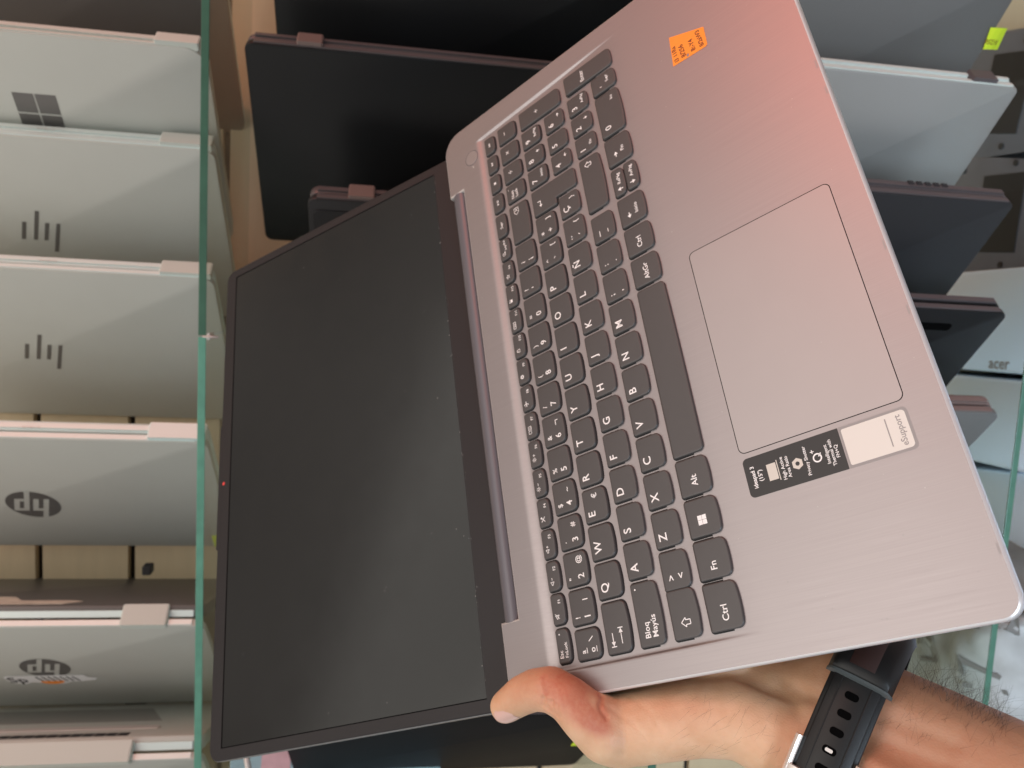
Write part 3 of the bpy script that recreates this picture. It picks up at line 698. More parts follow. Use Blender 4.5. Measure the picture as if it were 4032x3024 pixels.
cx = 317.5; rowkey(*NP[2], Y0, Y1, 'multiply', [stroke((cx - 1, cy - 1), (cx + 1, cy + 1), .42), stroke((cx - 1, cy + 1), (cx + 1, cy - 1), .42)])
cx = 332.7; rowkey(*NP[3], Y0, Y1, 'minus', [stroke((cx - 1.2, cy), (cx + 1.2, cy), .42)])
# Q row
Y0, Y1 = 156.4, 170.5
def let(x0, ch, cap=4.0): return T_(ch, cap, x0 + 2.7, Y1 - 6.4)
def tab_arrow(x0, y, s):
    c = x0
    return [stroke((c - 3.4, y), (c + 2.4, y), .42)] + ([[(c - 3.6, y), (c - 1.6, y + 1.1), (c - 1.6, y - 1.1)], stroke((c - 3.8, y - 1.4), (c - 3.8, y + 1.4), .42)] if s < 0 else [[(c + 3.6, y), (c + 1.6, y + 1.1), (c + 1.6, y - 1.1)], stroke((c + 3.8, y - 1.4), (c + 3.8, y + 1.4), .42)])
rowkey(14.6, 37.4, Y0, Y1, 'tab', tab_arrow(21.4, Y1 - 4.2, -1) + tab_arrow(21.8, Y1 - 9.0, 1))
for i, ch in enumerate('QWERTYUIOP'):
    x0 = 39.7 + 18.57 * i
    L = let(x0, ch) + (T_('\u20ac', 2.9, x0 + 11.4, Y1 - 8.8) if ch == 'E' else [])
    rowkey(x0, x0 + 16.3, Y0, Y1, ch, L)
x0 = 39.7 + 185.7; rowkey(x0, x0 + 16.2, Y0, Y1, 'accent and bracket', [stroke((x0 + 2.6, Y1 - 4.2), (x0 + 3.5, Y1 - 3.2), .4), stroke((x0 + 3.5, Y1 - 3.2), (x0 + 4.4, Y1 - 4.2), .4), stroke((x0 + 3.2, Y1 - 8.6), (x0 + 4.2, Y1 - 9.6), .42)] + T_('[', 2.8, x0 + 12.2, Y1 - 10.2))
x0 = 39.7 + 204.2; rowkey(x0, 259.4, Y0, Y1, 'plus and bracket', T_('*', 3.4, x0 + 2.6, Y1 - 6.4) + T_('+', 3.4, x0 + 2.6, Y1 - 11.2) + T_(']', 2.8, x0 + 11.6, Y1 - 10.2))
# big return key
cr = lambda c, a0, a1, r: [(c[0] + r * math.cos(R_(a0 + (a1 - a0) * k / 5)), c[1] + r * math.sin(R_(a0 + (a1 - a0) * k / 5))) for k in range(6)]
EP = cr((268.6, 140.6), 180, 270, 2.4) + cr((276.2, 140.6), 270, 360, 2.4) + cr((277.5, 169.4), 0, 90, 1.1) + cr((262.6, 169.4), 90, 180, 1.1) + cr((263.0, 155.0), 180, 270, 1.5) + [(266.2, 153.5)]
make_key(EP, 'large return key', arrow(267.2, 164.6, 180, 1.5) + [stroke((268.4, 164.6), (270.0, 164.6), .5), stroke((269.9, 164.4), (269.9, 166.6), .5)], 0, WELLS)
def npk(c, num, sub, y1=None, arr=None):
    x0, x1 = NP[c]
    L = T_(num, 3.6, x0 + 2.2, Y1 - 6.3)
    if sub: L += T_(sub, 1.75, x0 + 4.4, Y1 - 11.0)
    if arr is not None: L += arrow(x0 + 8.4, Y1 - 10.2, arr, 1.3)
    rowkey(x0, x1, Y0, Y1, num + ' on the number pad', L)
npk(0, '7', 'Inicio'); npk(1, '8', None, arr=90); npk(2, '9', 'RePág')
make_key(key_outline(NP[3][0], NP[3][1] + .3, 138.2, 170.0), 'tall plus key', [stroke((331.5, 156.6), (334.1, 156.6), .42), stroke((332.8, 155.3), (332.8, 157.9), .42)], 0, WELLS)
# A row
Y0, Y1 = 138.2, 152.3
rowkey(14.6, 42.9, Y0, Y1, 'Bloq Mayús', T_('Bloq', 2.7, 18.2, Y1 - 6.4) + T_('Mayús', 2.7, 18.2, Y1 - 10.4) + [disc((40.2, Y1 - 2.4), .4)])
for i, ch in enumerate('ASDFGHJKL\u00d1'):
    x0 = 45.1 + 18.6 * i; rowkey(x0, x0 + 16.3, Y0, Y1, ch, let(x0, ch))
x0 = 45.1 + 186; rowkey(x0, x0 + 15.9, Y0, Y1, 'accent and brace', [disc((x0 + 2.6, Y1 - 4.4), .36), disc((x0 + 4.2, Y1 - 4.4), .36), stroke((x0 + 3.2, Y1 - 10), (x0 + 4, Y1 - 9), .42)] + T_('{', 2.8, x0 + 12, Y1 - 10.2))
rowkey(249.6, 263.9, Y0, Y1, 'Ç', T_('\u00c7', 3.9, 252.0, Y1 - 6.3) + T_('}', 2.8, 259.6, Y1 - 10.2))
npk(0, '4', None, arr=180); npk(1, '5', None); npk(2, '6', None, arr=0)
# Z row
Y0, Y1 = 119.9, 134.1
rowkey(14.6, 35.7, Y0, Y1, 'shift arrow, left', house(21.4, Y1 - 7.4, 90, 2.5, .4))
rowkey(35.9, 52.9, Y0, Y1, 'angle brackets', T_('>', 3.2, 40.0, Y1 - 6.0) + T_('<', 3.2, 40.2, Y1 - 11.0))
for i, ch in enumerate('ZXCVBNM'):
    x0 = 55.1 + 18.58 * i; rowkey(x0, x0 + 16.3, Y0, Y1, ch, let(x0, ch))
for i, (a, b, nm) in enumerate(((';', ',', 'comma'), (':', '.', 'stop dot'), ('\u2014', '-', 'dash'))):
    x0 = 55.1 + 18.58 * (7 + i)
    L = T_(a, 3.2, x0 + 2.9, Y1 - 5.6) + T_(b, 3.2, x0 + 3.0, Y1 - 11.0) if nm != 'dash' else [stroke((x0 + 2.7, Y1 - 4.3), (x0 + 6.3, Y1 - 4.3), .42), stroke((x0 + 3.4, Y1 - 9.6), (x0 + 5.6, Y1 - 9.6), .42)]
    rowkey(x0, x0 + 16.3, Y0, Y1, nm, L)
rowkey(242.8, 278.3, Y0, Y1, 'shift arrow, right', house(273.4, Y1 - 5.8, 90, 2.4, .42))
npk(0, '1', 'Fin'); npk(1, '2', None, arr=270); npk(2, '3', 'AvPág')
make_key(key_outline(327.6, 340.2, 99.6, 133.4), 'tall Enter key', T_('Enter', 2.5, 329.6, 119.4), 0, WELLS)
# bottom row
Y0, Y1 = 99.6, 115.7
rowkey(14.7, 34.5, Y0, Y1, 'Ctrl, left', T_('Ctrl', 2.9, 18.4, Y1 - 9.6))
rowkey(36.3, 53.2, Y0, Y1, 'Fn', T_('Fn', 2.9, 40.0, Y1 - 9.4))
rowkey(55.1, 72.0, Y0, Y1, 'four squares', [[(62.2 + q[0], 108.2 + q[1]) for q in P] for P in four_squares(2.2, .06)])
rowkey(73.9, 91.0, Y0, Y1, 'Alt', T_('Alt', 2.9, 77.8, Y1 - 9.4))
rowkey(93.0, 182.9, Y0, Y1, 'nothing, the space bar', None)
rowkey(185.0, 201.2, Y0, Y1, 'AltGr', T_('AltGr', 2.7, 187.4, Y1 - 9.2))
rowkey(203.6, 219.9, Y0, Y1, 'Ctrl, right', T_('Ctrl', 2.8, 206.8, Y1 - 9.2))
rowkey(222.2, 239.6, Y0, Y1, 'left arrow', arrow(227.6, Y1 - 5.8, 180, 1.7) + T_('Inicio', 2.0, 227.2, Y1 - 11.2))
rowkey(242.4, 259.5, 108.0, Y1, 'up arrow', arrow(246.0, 111.7, 90, 1.7) + T_('RePág', 2.0, 249.4, 110.8))
rowkey(242.4, 259.5, Y0, 107.4, 'down arrow', arrow(246.0, 103.6, 270, 1.7) + T_('AvPág', 2.0, 249.4, 102.6))
rowkey(262.2, 279.9, Y0, Y1, 'right arrow', arrow(268.2, Y1 - 5.8, 0, 1.7) + T_('Fin', 2.1, 268.4, Y1 - 11.2))
rowkey(282.2, 311.0, Y0, Y1, '0 on the number pad', T_('0', 3.8, 286.0, Y1 - 6.8) + T_('Ins', 1.8, 304.6, Y1 - 11.4))
rowkey(313.2, 325.4, Y0, Y1, 'decimal comma', T_(',', 3.2, 316.2, Y1 - 6.0) + T_('Supr', 1.8, 318.0, Y1 - 11.2))
bm = bmesh.new()
for i, (P, z) in enumerate(WELLS): bm.faces.new([bm.verts.new((x, y, z + .0004 * (i % 7))) for x, y in P])
build('key_surround', bm, M['well'], lap)

# ---- stickers on the deck
o_ = [(298.2, 45.6), (310.9, 45.0), (318.7, 64.3), (299.2, 66.2)]
hole = [(299.9 + 1.0 * math.cos(a) + .4, 57.0 + .8 * math.sin(a)) for a in [2 * math.pi * k / 12 for k in range(12)]]
bm = bmesh.new(); ed = []
for P in ([(298.2, 46.6), (299.2, 45.6), (310.9, 45.0), (318.7, 64.3), (299.2, 66.2)], hole):
    V = [bm.verts.new((x, y, .12)) for x, y in P]; ed += [bm.edges.new((V[i - 1], V[i])) for i in range(len(V))]
bmesh.ops.triangle_fill(bm, edges=ed, use_beauty=True)
st = build('price_sticker', bm, M['orange'], lap)
wr = []
for (s, x, y, cap, an) in (('i3 11Ra', 300.6, 62.4, 2.3, .0), ('8/256', 300.8, 58.0, 2.5, .04), ('8:-Y4', 300.6, 52.2, 2.5, .03), ('8/2aW3', 300.0, 47.4, 2.3, .05)):
    wr += T_(s, cap, x, y, rot=an, bold=.022, stretch=1.05)
flat('handwriting', tz(wr, .15), M['ink'], st)
lab = bmesh.new(); slab(lab, rrect(64.9, 82.4, 41.0, 84.0, (.3, .3, 2.2, 2.2)), -.1, .10); bl = build('feature_label', lab, M['black_label'], lap)
pr = T_('ideapad 3', 1.75, 73.4, 79.6, 'c', .02) + T_('(15")', 1.75, 73.4, 76.6, 'c', .02)
pr += T_('High Active', 1.45, 73.4, 66.4, 'c') + T_('Area Ratio', 1.45, 73.4, 64.2, 'c') + T_('Privacy Shutter', 1.4, 73.4, 56.0, 'c') + T_('Intelligent', 1.4, 73.4, 47.2, 'c') + T_('Thermal with', 1.4, 73.4, 45.1, 'c') + T_('FN+Q', 1.4, 73.4, 43.0, 'c')
pr += ringp((73.2, 52.0), 1.35, 1.95, 20) + [stroke((73.6, 51.4), (74.9, 50.2), .5), stroke((75.4, 53.6), (77.0, 53.6), .35), stroke((76.2, 52.8), (76.2, 54.4), .35)]
flat('label_print', tz(pr, .13), M['legend'], bl)
pr = [[(69.8, 69.8), (77.0, 69.8), (77.0, 74.0), (69.8, 74.0)]] + [stroke((69.0, 69.2), (77.8, 69.2), .4)] + ringp((73.4, 60.6), 1.0, 2.5, 6)
flat('label_icon', tz(pr, .125), M['silver_print'], bl)
lab = bmesh.new(); slab(lab, rrect(64.9, 82.4, 13.6, 40.7, (2.0, 2.0, .3, .3)), -.1, .09); wl = build('support_label', lab, M['grey_print'], lap)
lab = bmesh.new(); slab(lab, rrect(66.0, 81.3, 14.7, 39.9, (1.6, 1.6, .8, .8)), .05, .12); build('label_face', lab, M['white_label'], wl)
flat('label_print', tz(T_('eSupport', 2.3, 73.5, 16.9, 'c') + [stroke((68.2, 22.6), (79.6, 22.6), .45)], .145), M['grey_print'], wl)
# tiny scuffs, crumbs and dust
bm = bmesh.new()
for k in range(70):
    x, y = random.uniform(10, 350), random.uniform(4, 220)
    r_ = random.uniform(.06, .2)
    slab(bm, disc((x, y), r_, 6), deck_z(x, y) - .02, deck_z(x, y) + .05)
ds = build('dust_specks', bm, M['dust'], dk); ds['kind'] = 'stuff'
bm = bmesh.new()
for k in range(16):
    y = random.uniform(5, 80); x = random.choice([random.uniform(6, 62), random.uniform(195, 350)])
    slab(bm, disc((x, y), random.uniform(.15, .35), 7), -.02, .03)
for (x, y) in ((330, .7), (318, .7), (250, .8), (235, .7), (150, .7), (22, .6), (120, .8)):
    slab(bm, rrect(x - random.uniform(.8, 3), x + random.uniform(.8, 3), y - .25, y + .3, .2), -.02, .035)
sf = build('scuff_marks', bm, M['grey_print'], dk); sf['kind'] = 'stuff'

# ---- lid
q_a, q_h, q_dx, q_rot, q_tw = R_(11.0749), 218.8, -1.627, R_(.59079), R_(-1.77713)
lidM = Matrix.Translation((179.6 + q_dx, 236, -6.2)) @ Matrix.Rotation(q_a, 4, 'X') @ Matrix.Rotation(-q_tw, 4, 'Y') @ Matrix.Rotation(q_rot, 4, 'Z') @ Matrix.Translation((-179.6, 0, 0))
bm = bmesh.new(); slab(bm, rrect(0, 359.2, -3, q_h, (2, 2, 8, 8)), -6.4, -.7, 1.2, .5)
lid = build('lid', bm, M['shell'], lap, mw=lidM, auto=40)
bm = bmesh.new(); slab(bm, rrect(133, 226, q_h - 6, q_h + 1.5, (.5, .5, 2, 2)), -6.0, -.3, .6, .6); build('camera_bump', bm, M['bezel'], lid)
mx, mb, mt = 7.3, 15.4, 10.4
bm = bmesh.new()
OUT = rrect(.4, 358.8, -3, q_h - .4, (2, 2, 7.6, 7.6), 6)
def ray_in(p_):                                          # matching point on the inner rectangle
    return (min(max(p_[0], mx), 359.2 - mx), min(max(p_[1], mb), q_h - mt))
INN = [ray_in(p_) for p_ in OUT]
rings = [[(x, y, -1.2) for x, y in OUT], [(x, y, -.35) for x, y in OUT], [(x, y, 0) for x, y in inset(OUT, .6)], [(x, y, .0) for x, y in INN], [(x, y, -.9) for x, y in INN]]
V = [[bm.verts.new(p_) for p_ in r] for r in rings]; n = len(OUT)
for a, b in zip(V, V[1:]):
    for i in range(n):
        j = (i + 1) % n
        f = [a[i], a[j], b[j], b[i]]
        try: bm.faces.new(f)
        except Exception: pass
bmesh.ops.remove_doubles(bm, verts=bm.verts, dist=1e-4); bmesh.ops.dissolve_degenerate(bm, edges=bm.edges, dist=1e-4)
build('bezel', bm, M['bezel'], lid)
bm = bmesh.new(); box(bm, mx - .3, 359.5 - mx, mb - .3, q_h - mt + .3, -.75, -.65); build('screen_gap', bm, M['gap'], lid)
bm = bmesh.new(); box(bm, mx + .55, 359.2 - mx - .55, mb + .3, q_h - mt - .55, -.62, -.38); sn = build('screen', bm, M['screen'], lid)
bm = bmesh.new(); slab(bm, disc((180, q_h - 4.6), 1.2, 14), -.2, .12); build('shutter_dot', bm, M['red'], lid)
bm = bmesh.new()
for k in range(26):
    x, y = random.uniform(9, 350), random.uniform(17, q_h - 12)
    slab(bm, disc((x, y), random.uniform(.07, .22), 6), -.4, -.33)
for k in range(30):
    x = random.uniform(9, 350); slab(bm, disc((x, mb + random.uniform(-1, 1.2)), random.uniform(.08, .2), 6), -.2, .06)
ds = build('dust_specks', bm, M['dust'], lid); ds['kind'] = 'stuff'

# ------------------------------------------------------------------ hand and forearm (laptop millimetres)
def cH(x, y, z): return lpt(1800 + .678 * x, 2500 + .678 * y, z)
def cA(x, y, z): return lpt(3000 + .4966 * x, 2200 + .4966 * y, z)
chains = []
thumb = [(cH(283, 415, 6.5), 8.0), (cH(380, 348, 8.0), 9.4), (cH(455, 318, 9.0), 9.9), (cH(545, 315, 9.5), 10.6), (cH(650, 375, 8), 10.6), (cH(745, 470, 3), 12.0), (cH(872, 552, -6), 15.2)]
chains.append(thumb)
outer = [(cH(872, 552, -6), 15.2), (cH(930, 560, -12), 16), (cH(1150, 522, -18), 16.5), (cH(1400, 480, -24), 17), (cH(1650, 482, -30), 17.5), (cH(1900, 600, -38), 19.5)]
chains.append(outer)
inner = [(cH(880, 480, -22), 15), (cH(1150, 400, -34), 17), (cH(1450, 380, -40), 18), (cH(1750, 360, -46), 18), (cH(2000, 400, -50), 19)]
chains.append(inner)
wA, wB = lpt(3235, 2965, -42), lpt(3335, 2728, -48)            # the two sides of the wrist
aA, aB = lpt(3990, 3330, -54), lpt(4080, 3140, -62)          # forearm, beyond the frame
chains.append([(cH(1900, 600, -38), 19.5), (wA, 20.5), (aA, 29)])
chains.append([(cH(2000, 400, -50), 19), (wB, 19.0), (aB, 25)])
chains.append([(wA, 20.5), (wB, 19)])
# palm and fingers underneath the laptop
palm = lambda x, y, z: Vector((x, y, z))
chains.append([(cH(1150, 400, -34), 17), (palm(45, 130, -36), 15)]); chains.append([(cH(1450, 380, -40), 18), (palm(50, 100, -38), 15)])
for (b, m_, t_) in (((50, 158, -31), (82, 180, -29), (112, 196, -26)), ((58, 138, -31), (96, 156, -29), (130, 168, -26)), ((58, 116, -32), (95, 128, -29), (126, 138, -26)), ((52, 96, -32), (80, 102, -29), (104, 108, -26))):
    chains.append([(palm(40, (b[1] + 115) / 2, -36), 14), (palm(*b), 10), (palm(*m_), 8.5), (palm(*t_), 7.2)])
def hull_capsule(bm, a, ra, b, rb_):
    pts = []
    for (c, r) in ((a, ra), (b, rb_)):
        t = bmesh.new(); bmesh.ops.create_icosphere(t, subdivisions=3, radius=r)
        pts += [v.co + c for v in t.verts]; t.free()
    vs_ = [bm.verts.new(p_) for p_ in pts]
    h = bmesh.ops.convex_hull(bm, input=vs_)
    dead = [g for g in h['geom_interior'] if isinstance(g, bmesh.types.BMVert)]
    if dead: bmesh.ops.delete(bm, geom=dead, context='VERTS')
me = bpy.data.meshes.new('body'); acc = bmesh.new()
for ch in chains:
    for (a, ra), (b, rb_) in zip(ch, ch[1:]):
        t = bmesh.new(); hull_capsule(t, a, ra, b, rb_); tm = bpy.data.meshes.new('tmp'); t.to_mesh(tm); t.free(); acc.from_mesh(tm); bpy.data.meshes.remove(tm)
acc.to_mesh(me); acc.free()
tmp = bpy.data.objects.new('tmp', me); COL.objects.link(tmp)
rm = tmp.modifiers.new('r', 'REMESH'); rm.mode = 'VOXEL'; rm.voxel_size = 0.85; rm.use_smooth_shade = True
sm = tmp.modifiers.new('s', 'SMOOTH'); sm.factor = .5; sm.iterations = 26
dg = bpy.context.evaluated_depsgraph_get()
bodym = bpy.data.meshes.new_from_object(tmp.evaluated_get(dg)); bpy.data.objects.remove(tmp)
nV = len(bodym.vertices)
co = np.empty(nV * 3); bodym.vertices.foreach_get('co', co); co = co.reshape(-1, 3)
no = np.empty(nV * 3); bodym.vertices.foreach_get('normal', no); no = no.reshape(-1, 3)
disp = np.zeros(nV); red = np.zeros(nV)
def seg_d(P, a, b):
    a = np.array(a); b = np.array(b); t = np.clip(((P - a) @ (b - a)) / ((b - a) @ (b - a)), 0, 1); return np.linalg.norm(P - (a + t[:, None] * (b - a)), axis=1)
def crease(pts, depth, wd):
    global disp
    dmin = np.full(nV, 1e9)
    for a, b in zip(pts, pts[1:]): dmin = np.minimum(dmin, seg_d(co, a, b))
    disp -= depth * np.exp(-(dmin / wd) ** 2)
    disp += depth * .08 * np.exp(-((dmin - wd * 2.0) / wd) ** 2)
def surf(x, y, z0=40):                                  # first surface point under a picture pixel
    best = None; o = np.array(LAPINV @ CAM); d = np.array(LAPINV.to_3x3() @ ray(x, y)); d /= np.linalg.norm(d)
    rel = co - o; tt = rel @ d; dd = np.linalg.norm(rel - tt[:, None] * d, axis=1)
    m = dd < 2.0
    if not m.any(): m = dd < dd.min() + 1
    i = np.where(m)[0][np.argmin(tt[m])]; return co[i]
def sH(x, y): return surf(1800 + .678 * x, 2500 + .678 * y)
def sA(x, y): return surf(3000 + .4966 * x, 2200 + .4966 * y)
crease([sH(843, 325), sH(839, 387), sH(851, 418), sH(890, 474)], .8, 1.0)
for k in range(6): crease([sH(470 + k * 17, 372 + k * 9), sH(480 + k * 20, 432 + k * 14)], .95 - .07 * k, .8)
crease([sH(486, 225), sH(490, 280), sH(494, 335)], .4, .8)
crease([sH(900, 400), sH(1000, 520), sH(1080, 620)], .25, 1.2)
crease([sH(1000, 330), sH(1100, 450), sH(1180, 590)], .2, 1.2)
crease([sH(1650, 230), sH(1800, 290), sH(1950, 330), sH(2060, 350)], 1.3, 3.2)
crease([sA(900, 1240), sA(1150, 1330), sA(1500, 1440)], 1.6, 4.5)
crease([sA(850, 1430), sA(1150, 1560), sA(1350, 1640)], 1.4, 4.5)
crease([sA(150, 960), sA(300, 1030), sA(430, 1090)], 1.0, 3.0)
for (p_, r_, a_) in ((sH(600, 240), 16, 1.0), (sH(330, 300), 14, .55), (sH(800, 440), 9, .5), (sH(860, 530), 10, .25), (sH(1300, 300), 30, .4), (sH(700, 300), 12, .7), (sH(260, 470), 7, .3), (sA(1700, 1500), 40, .5), (sA(1400, 1250), 45, .8), (sA(1200, 1100), 30, .6)):
    red += .75 * a_ * np.exp(-((np.linalg.norm(co - np.array(p_), axis=1)) / r_) ** 2)
for ln_, a_, w_ in (([sH(486, 225), sH(490, 280), sH(494, 335)], .6, 1.3), ([sH(764, 400), sH(780, 470), sH(830, 545)], .6, 4), ([sH(800, 500), sH(900, 560)], .4, 3), ([sH(843, 330), sH(839, 387), sH(870, 440)], .6, 2)):
    for a, b in zip(ln_, ln_[1:]): red += a_ * np.exp(-(seg_d(co, a, b) / w_) ** 2)
red -= .8 * np.exp(-(np.linalg.norm(co - np.array(sH(800, 372)), axis=1) / 4.5) ** 2)
co2 = co + no * disp[:, None]
bodym.vertices.foreach_set('co', co2.ravel())
tan_shade = 1 / (1 + np.exp(-((co - np.array((wA + wB) / 2)) @ np.array(((aA + aB) / 2 - (wA + wB) / 2).normalized()) - 4) / 9))  # darker up the forearm: tanned skin plus the arm's shade, put into the colour
at_ = bodym.color_attributes.new('blood', 'FLOAT_COLOR', 'POINT')
rc_ = np.clip(red, 0, 1); at_.data.foreach_set('color', np.stack([rc_, tan_shade, rc_, np.ones(nV)], 1).ravel())
for p_ in bodym.polygons: p_.use_smooth = True
def skin():
    m = bpy.data.materials.new('skin'); m.use_nodes = True; nt = m.node_tree; b = nt.nodes['Principled BSDF']; N = nt.nodes.new; L = nt.links.new
    tc = N('ShaderNodeTexCoord')
    n1 = N('ShaderNodeTexNoise'); n1.inputs['Scale'].default_value = .09; n1.inputs['Detail'].default_value = 5; L(tc.outputs['Object'], n1.inputs['Vector'])
    n2 = N('ShaderNodeTexNoise'); n2.inputs['Scale'].default_value = .45; n2.inputs['Detail'].default_value = 4; L(tc.outputs['Object'], n2.inputs['Vector'])
    vo = N('ShaderNodeTexVoronoi'); vo.inputs['Scale'].default_value = 1.1; L(tc.outputs['Object'], vo.inputs['Vector'])
    at = N('ShaderNodeVertexColor'); at.layer_name = 'blood'
    m1 = N('ShaderNodeMix'); m1.data_type = 'RGBA'; m1.inputs[6].default_value = (.72, .475, .30, 1); m1.inputs[7].default_value = (.64, .395, .235, 1)
    mr = N('ShaderNodeMapRange'); mr.inputs[1].default_value = .35; mr.inputs[2].default_value = .65; L(n1.outputs['Fac'], mr.inputs[0]); L(mr.outputs[0], m1.inputs[0])
    m2 = N('ShaderNodeMix'); m2.data_type = 'RGBA'; m2.inputs[7].default_value = (.50, .165, .095, 1); L(m1.outputs[2], m2.inputs[6])
    mu = N('ShaderNodeMath'); mu.operation = 'MULTIPLY'; sp = N('ShaderNodeSeparateColor'); L(at.outputs['Color'], sp.inputs[0]); L(sp.outputs[0], mu.inputs[0])
    mr2 = N('ShaderNodeMapRange'); mr2.inputs[1].default_value = .25; mr2.inputs[2].default_value = .75; mr2.inputs[3].default_value = .75; mr2.inputs[4].default_value = 1; L(n2.outputs['Fac'], mr2.inputs[0]); L(mr2.outputs[0], mu.inputs[1])
    m3 = N('ShaderNodeMix'); m3.data_type = 'RGBA'; m3.inputs[7].default_value = (.41, .215, .12, 1); L(m2.outputs[2], m3.inputs[6])  # forearm colour, tan with shade mixed in
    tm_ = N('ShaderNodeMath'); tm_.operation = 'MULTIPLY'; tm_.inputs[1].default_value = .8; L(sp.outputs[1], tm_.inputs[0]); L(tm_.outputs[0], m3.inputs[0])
    L(mu.outputs[0], m2.inputs[0]); L(m3.outputs[2], b.inputs['Base Color'])
    b.inputs['Roughness'].default_value = .46; b.inputs['Subsurface Weight'].default_value = .25; b.inputs['Subsurface Radius'].default_value = (1, .35, .2); b.inputs['Subsurface Scale'].default_value = .004
    bp_ = N('ShaderNodeBump'); bp_.inputs['Strength'].default_value = .2; bp_.inputs['Distance'].default_value = .0004
    ad = N('ShaderNodeMath'); ad.operation = 'ADD'; L(vo.outputs['Distance'], ad.inputs[0]); L(n2.outputs['Fac'], ad.inputs[1]); L(ad.outputs[0], bp_.inputs['Height']); L(bp_.outputs[0], b.inputs['Normal'])
    return m
per = empty('person', LMW.copy(), 'left hand and bare forearm gripping the open laptop, thumb over its corner', 'person')
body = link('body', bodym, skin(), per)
# thumb nail: a curved plate on the outer side of the tip
na, nb_ = sH(262, 492), sH(375, 440)
def nrm(p_): i = np.argmin(np.linalg.norm(co - np.array(p_), axis=1)); return Vector(no[i])
ax = (Vector(nb_) - Vector(na)).normalized(); tipc = cH(300, 410, 6.5)
mid = (Vector(na) + Vector(nb_)) / 2
# nail centre direction: away from the laptop and a bit up
nd = Vector((-.80, .05, .42)); nd = (nd - ax * nd.dot(ax)).normalized(); sd = ax.cross(nd).normalized()
bm = bmesh.new(); rows = []
from mathutils.bvhtree import BVHTree
bt = BVHTree.FromPolygons([tuple(v.co) for v in bodym.vertices], [tuple(p_.vertices) for p_ in bodym.polygons])
cen = tipc + ax * 1.0
for i in range(9):
    u_ = i / 8; row = []
    for j in range(9):
        v_ = j / 8 * 2 - 1
        hw = 50 * (1 - .55 * max(0, u_ - .6) ** 2 / .16) * (1 - .3 * max(0, .25 - u_) ** 2 / .06)
        d = (nd * math.cos(R_(v_ * hw)) + sd * math.sin(R_(v_ * hw)))
        o3 = cen + ax * (-6.5 + 13.0 * u_)
        h = bt.ray_cast(o3 + d * 40, -d)
        q = h[0] if h[0] else o3 + d * 8
        row.append(bm.verts.new(q + d * (.30 - .25 * abs(v_) ** 3 - .12 * u_)))
    rows.append(row)
for i in range(8):
    for j in range(8): bm.faces.new((rows[i][j], rows[i + 1][j], rows[i + 1][j + 1], rows[i][j + 1]))
build('thumb_nail', bm, mat('nail', (.68, .42, .35), .22, coat=.3), per, smooth=True)

# arm hair: short tapered strands lying along the forearm
bm = bmesh.new()
fdir = (aB - wB).normalized()
def strands(n, xr, yr, ln, lift, rad, dirn):
    for k in range(n):
        x, y = random.uniform(*xr), random.uniform(*yr)
        r0 = LAPINV @ CAM; d = (LAPINV.to_3x3() @ ray(x, y)).normalized()
        h = bt.ray_cast(r0, d)
        if not h[0]: continue
        q, nn = h[0], h[1]
        t = Vector(dirn) + Vector((random.gauss(0, .35), random.gauss(0, .35), random.gauss(0, .35))); t = (t - nn * t.dot(nn)).normalized()
        l = ln * random.uniform(.6, 1.3); pts = []
        for i in range(5):
            s = i / 4; pts.append(q + t * l * s + nn * (lift * l * (s - .45 * s * s)) - nn * .1)
        tube(bm, pts, [rad, rad * .9, rad * .7, rad * .45, rad * .15], 3)
topdir = (wB - wA).normalized()
for k in range(170):                                     # hairs standing off the upper edge of the forearm
    s = random.random(); px = 3590 + (3960 - 3590) * s; py = 2630 + (2830 - 2630) * s + random.uniform(0, 75)
    r0 = LAPINV @ CAM; d = (LAPINV.to_3x3() @ ray(px, py)).normalized(); h = bt.ray_cast(r0, d)
    if not h[0]: continue
    q, nn = h[0], h[1]
    t = (topdir * random.uniform(.6, 1.2) + fdir * random.gauss(0, .5) + nn * random.uniform(.0, .5)).normalized(); l = random.uniform(7, 16) ; cv = fdir * random.gauss(0, .4)
    tube(bm, [q + t * l * s_ + cv * l * s_ * s_ for s_ in (0, .25, .5, .75, 1)], [.045, .042, .036, .026, .01], 3)
strands(70, (2700, 3080), (2640, 2980), 8, .12, .026, -fdir * .3 + topdir * -.8)
strands(110, (3420, 3980), (2680, 2990), 8, .12, .03, topdir)
hr = build('arm_hair', bm, mat('dark_hair', (.035, .022, .016), .5), per); hr['kind'] = 'stuff'

# ------------------------------------------------------------------ wrist watch (seen from the clasp side)
wc = (cA(1060, 800, -46) + cA(300, 1620, -40)) / 2
e1 = (wB - wA).normalized()
vw = (LAPINV @ CAM - wc).normalized(); 
axw = ((aA + aB) / 2 - (wA + wB) / 2).normalized(); axw = (axw - e1 * axw.dot(e1)).normalized()
e2 = axw.cross(e1).normalized()
if e2.dot(vw) < 0: e2 = -e2
WM = Matrix((e1, e2, axw)).transposed().to_4x4(); WM.translation = (wA + wB) / 2 + axw * 5.2
wmw = LMW @ WM
watch = empty('wrist_watch', wmw, 'black rubber wrist watch strap with slots and pale metal buckle on the wrist', 'watch')
RA, RB = 42.5, 24.5
def ringpt(a, off=0.0):
    ca, sa = math.cos(a), math.sin(a); e = .78
    x = RA * math.copysign(abs(ca) ** e, ca); y = RB * math.copysign(abs(sa) ** e, sa)
    l = math.hypot(x / RA ** 2, y / RB ** 2) or 1; nx, ny = (x / RA ** 2) / l, (y / RB ** 2) / l
    return Vector((x + nx * off, y + ny * off)), Vector((nx, ny))
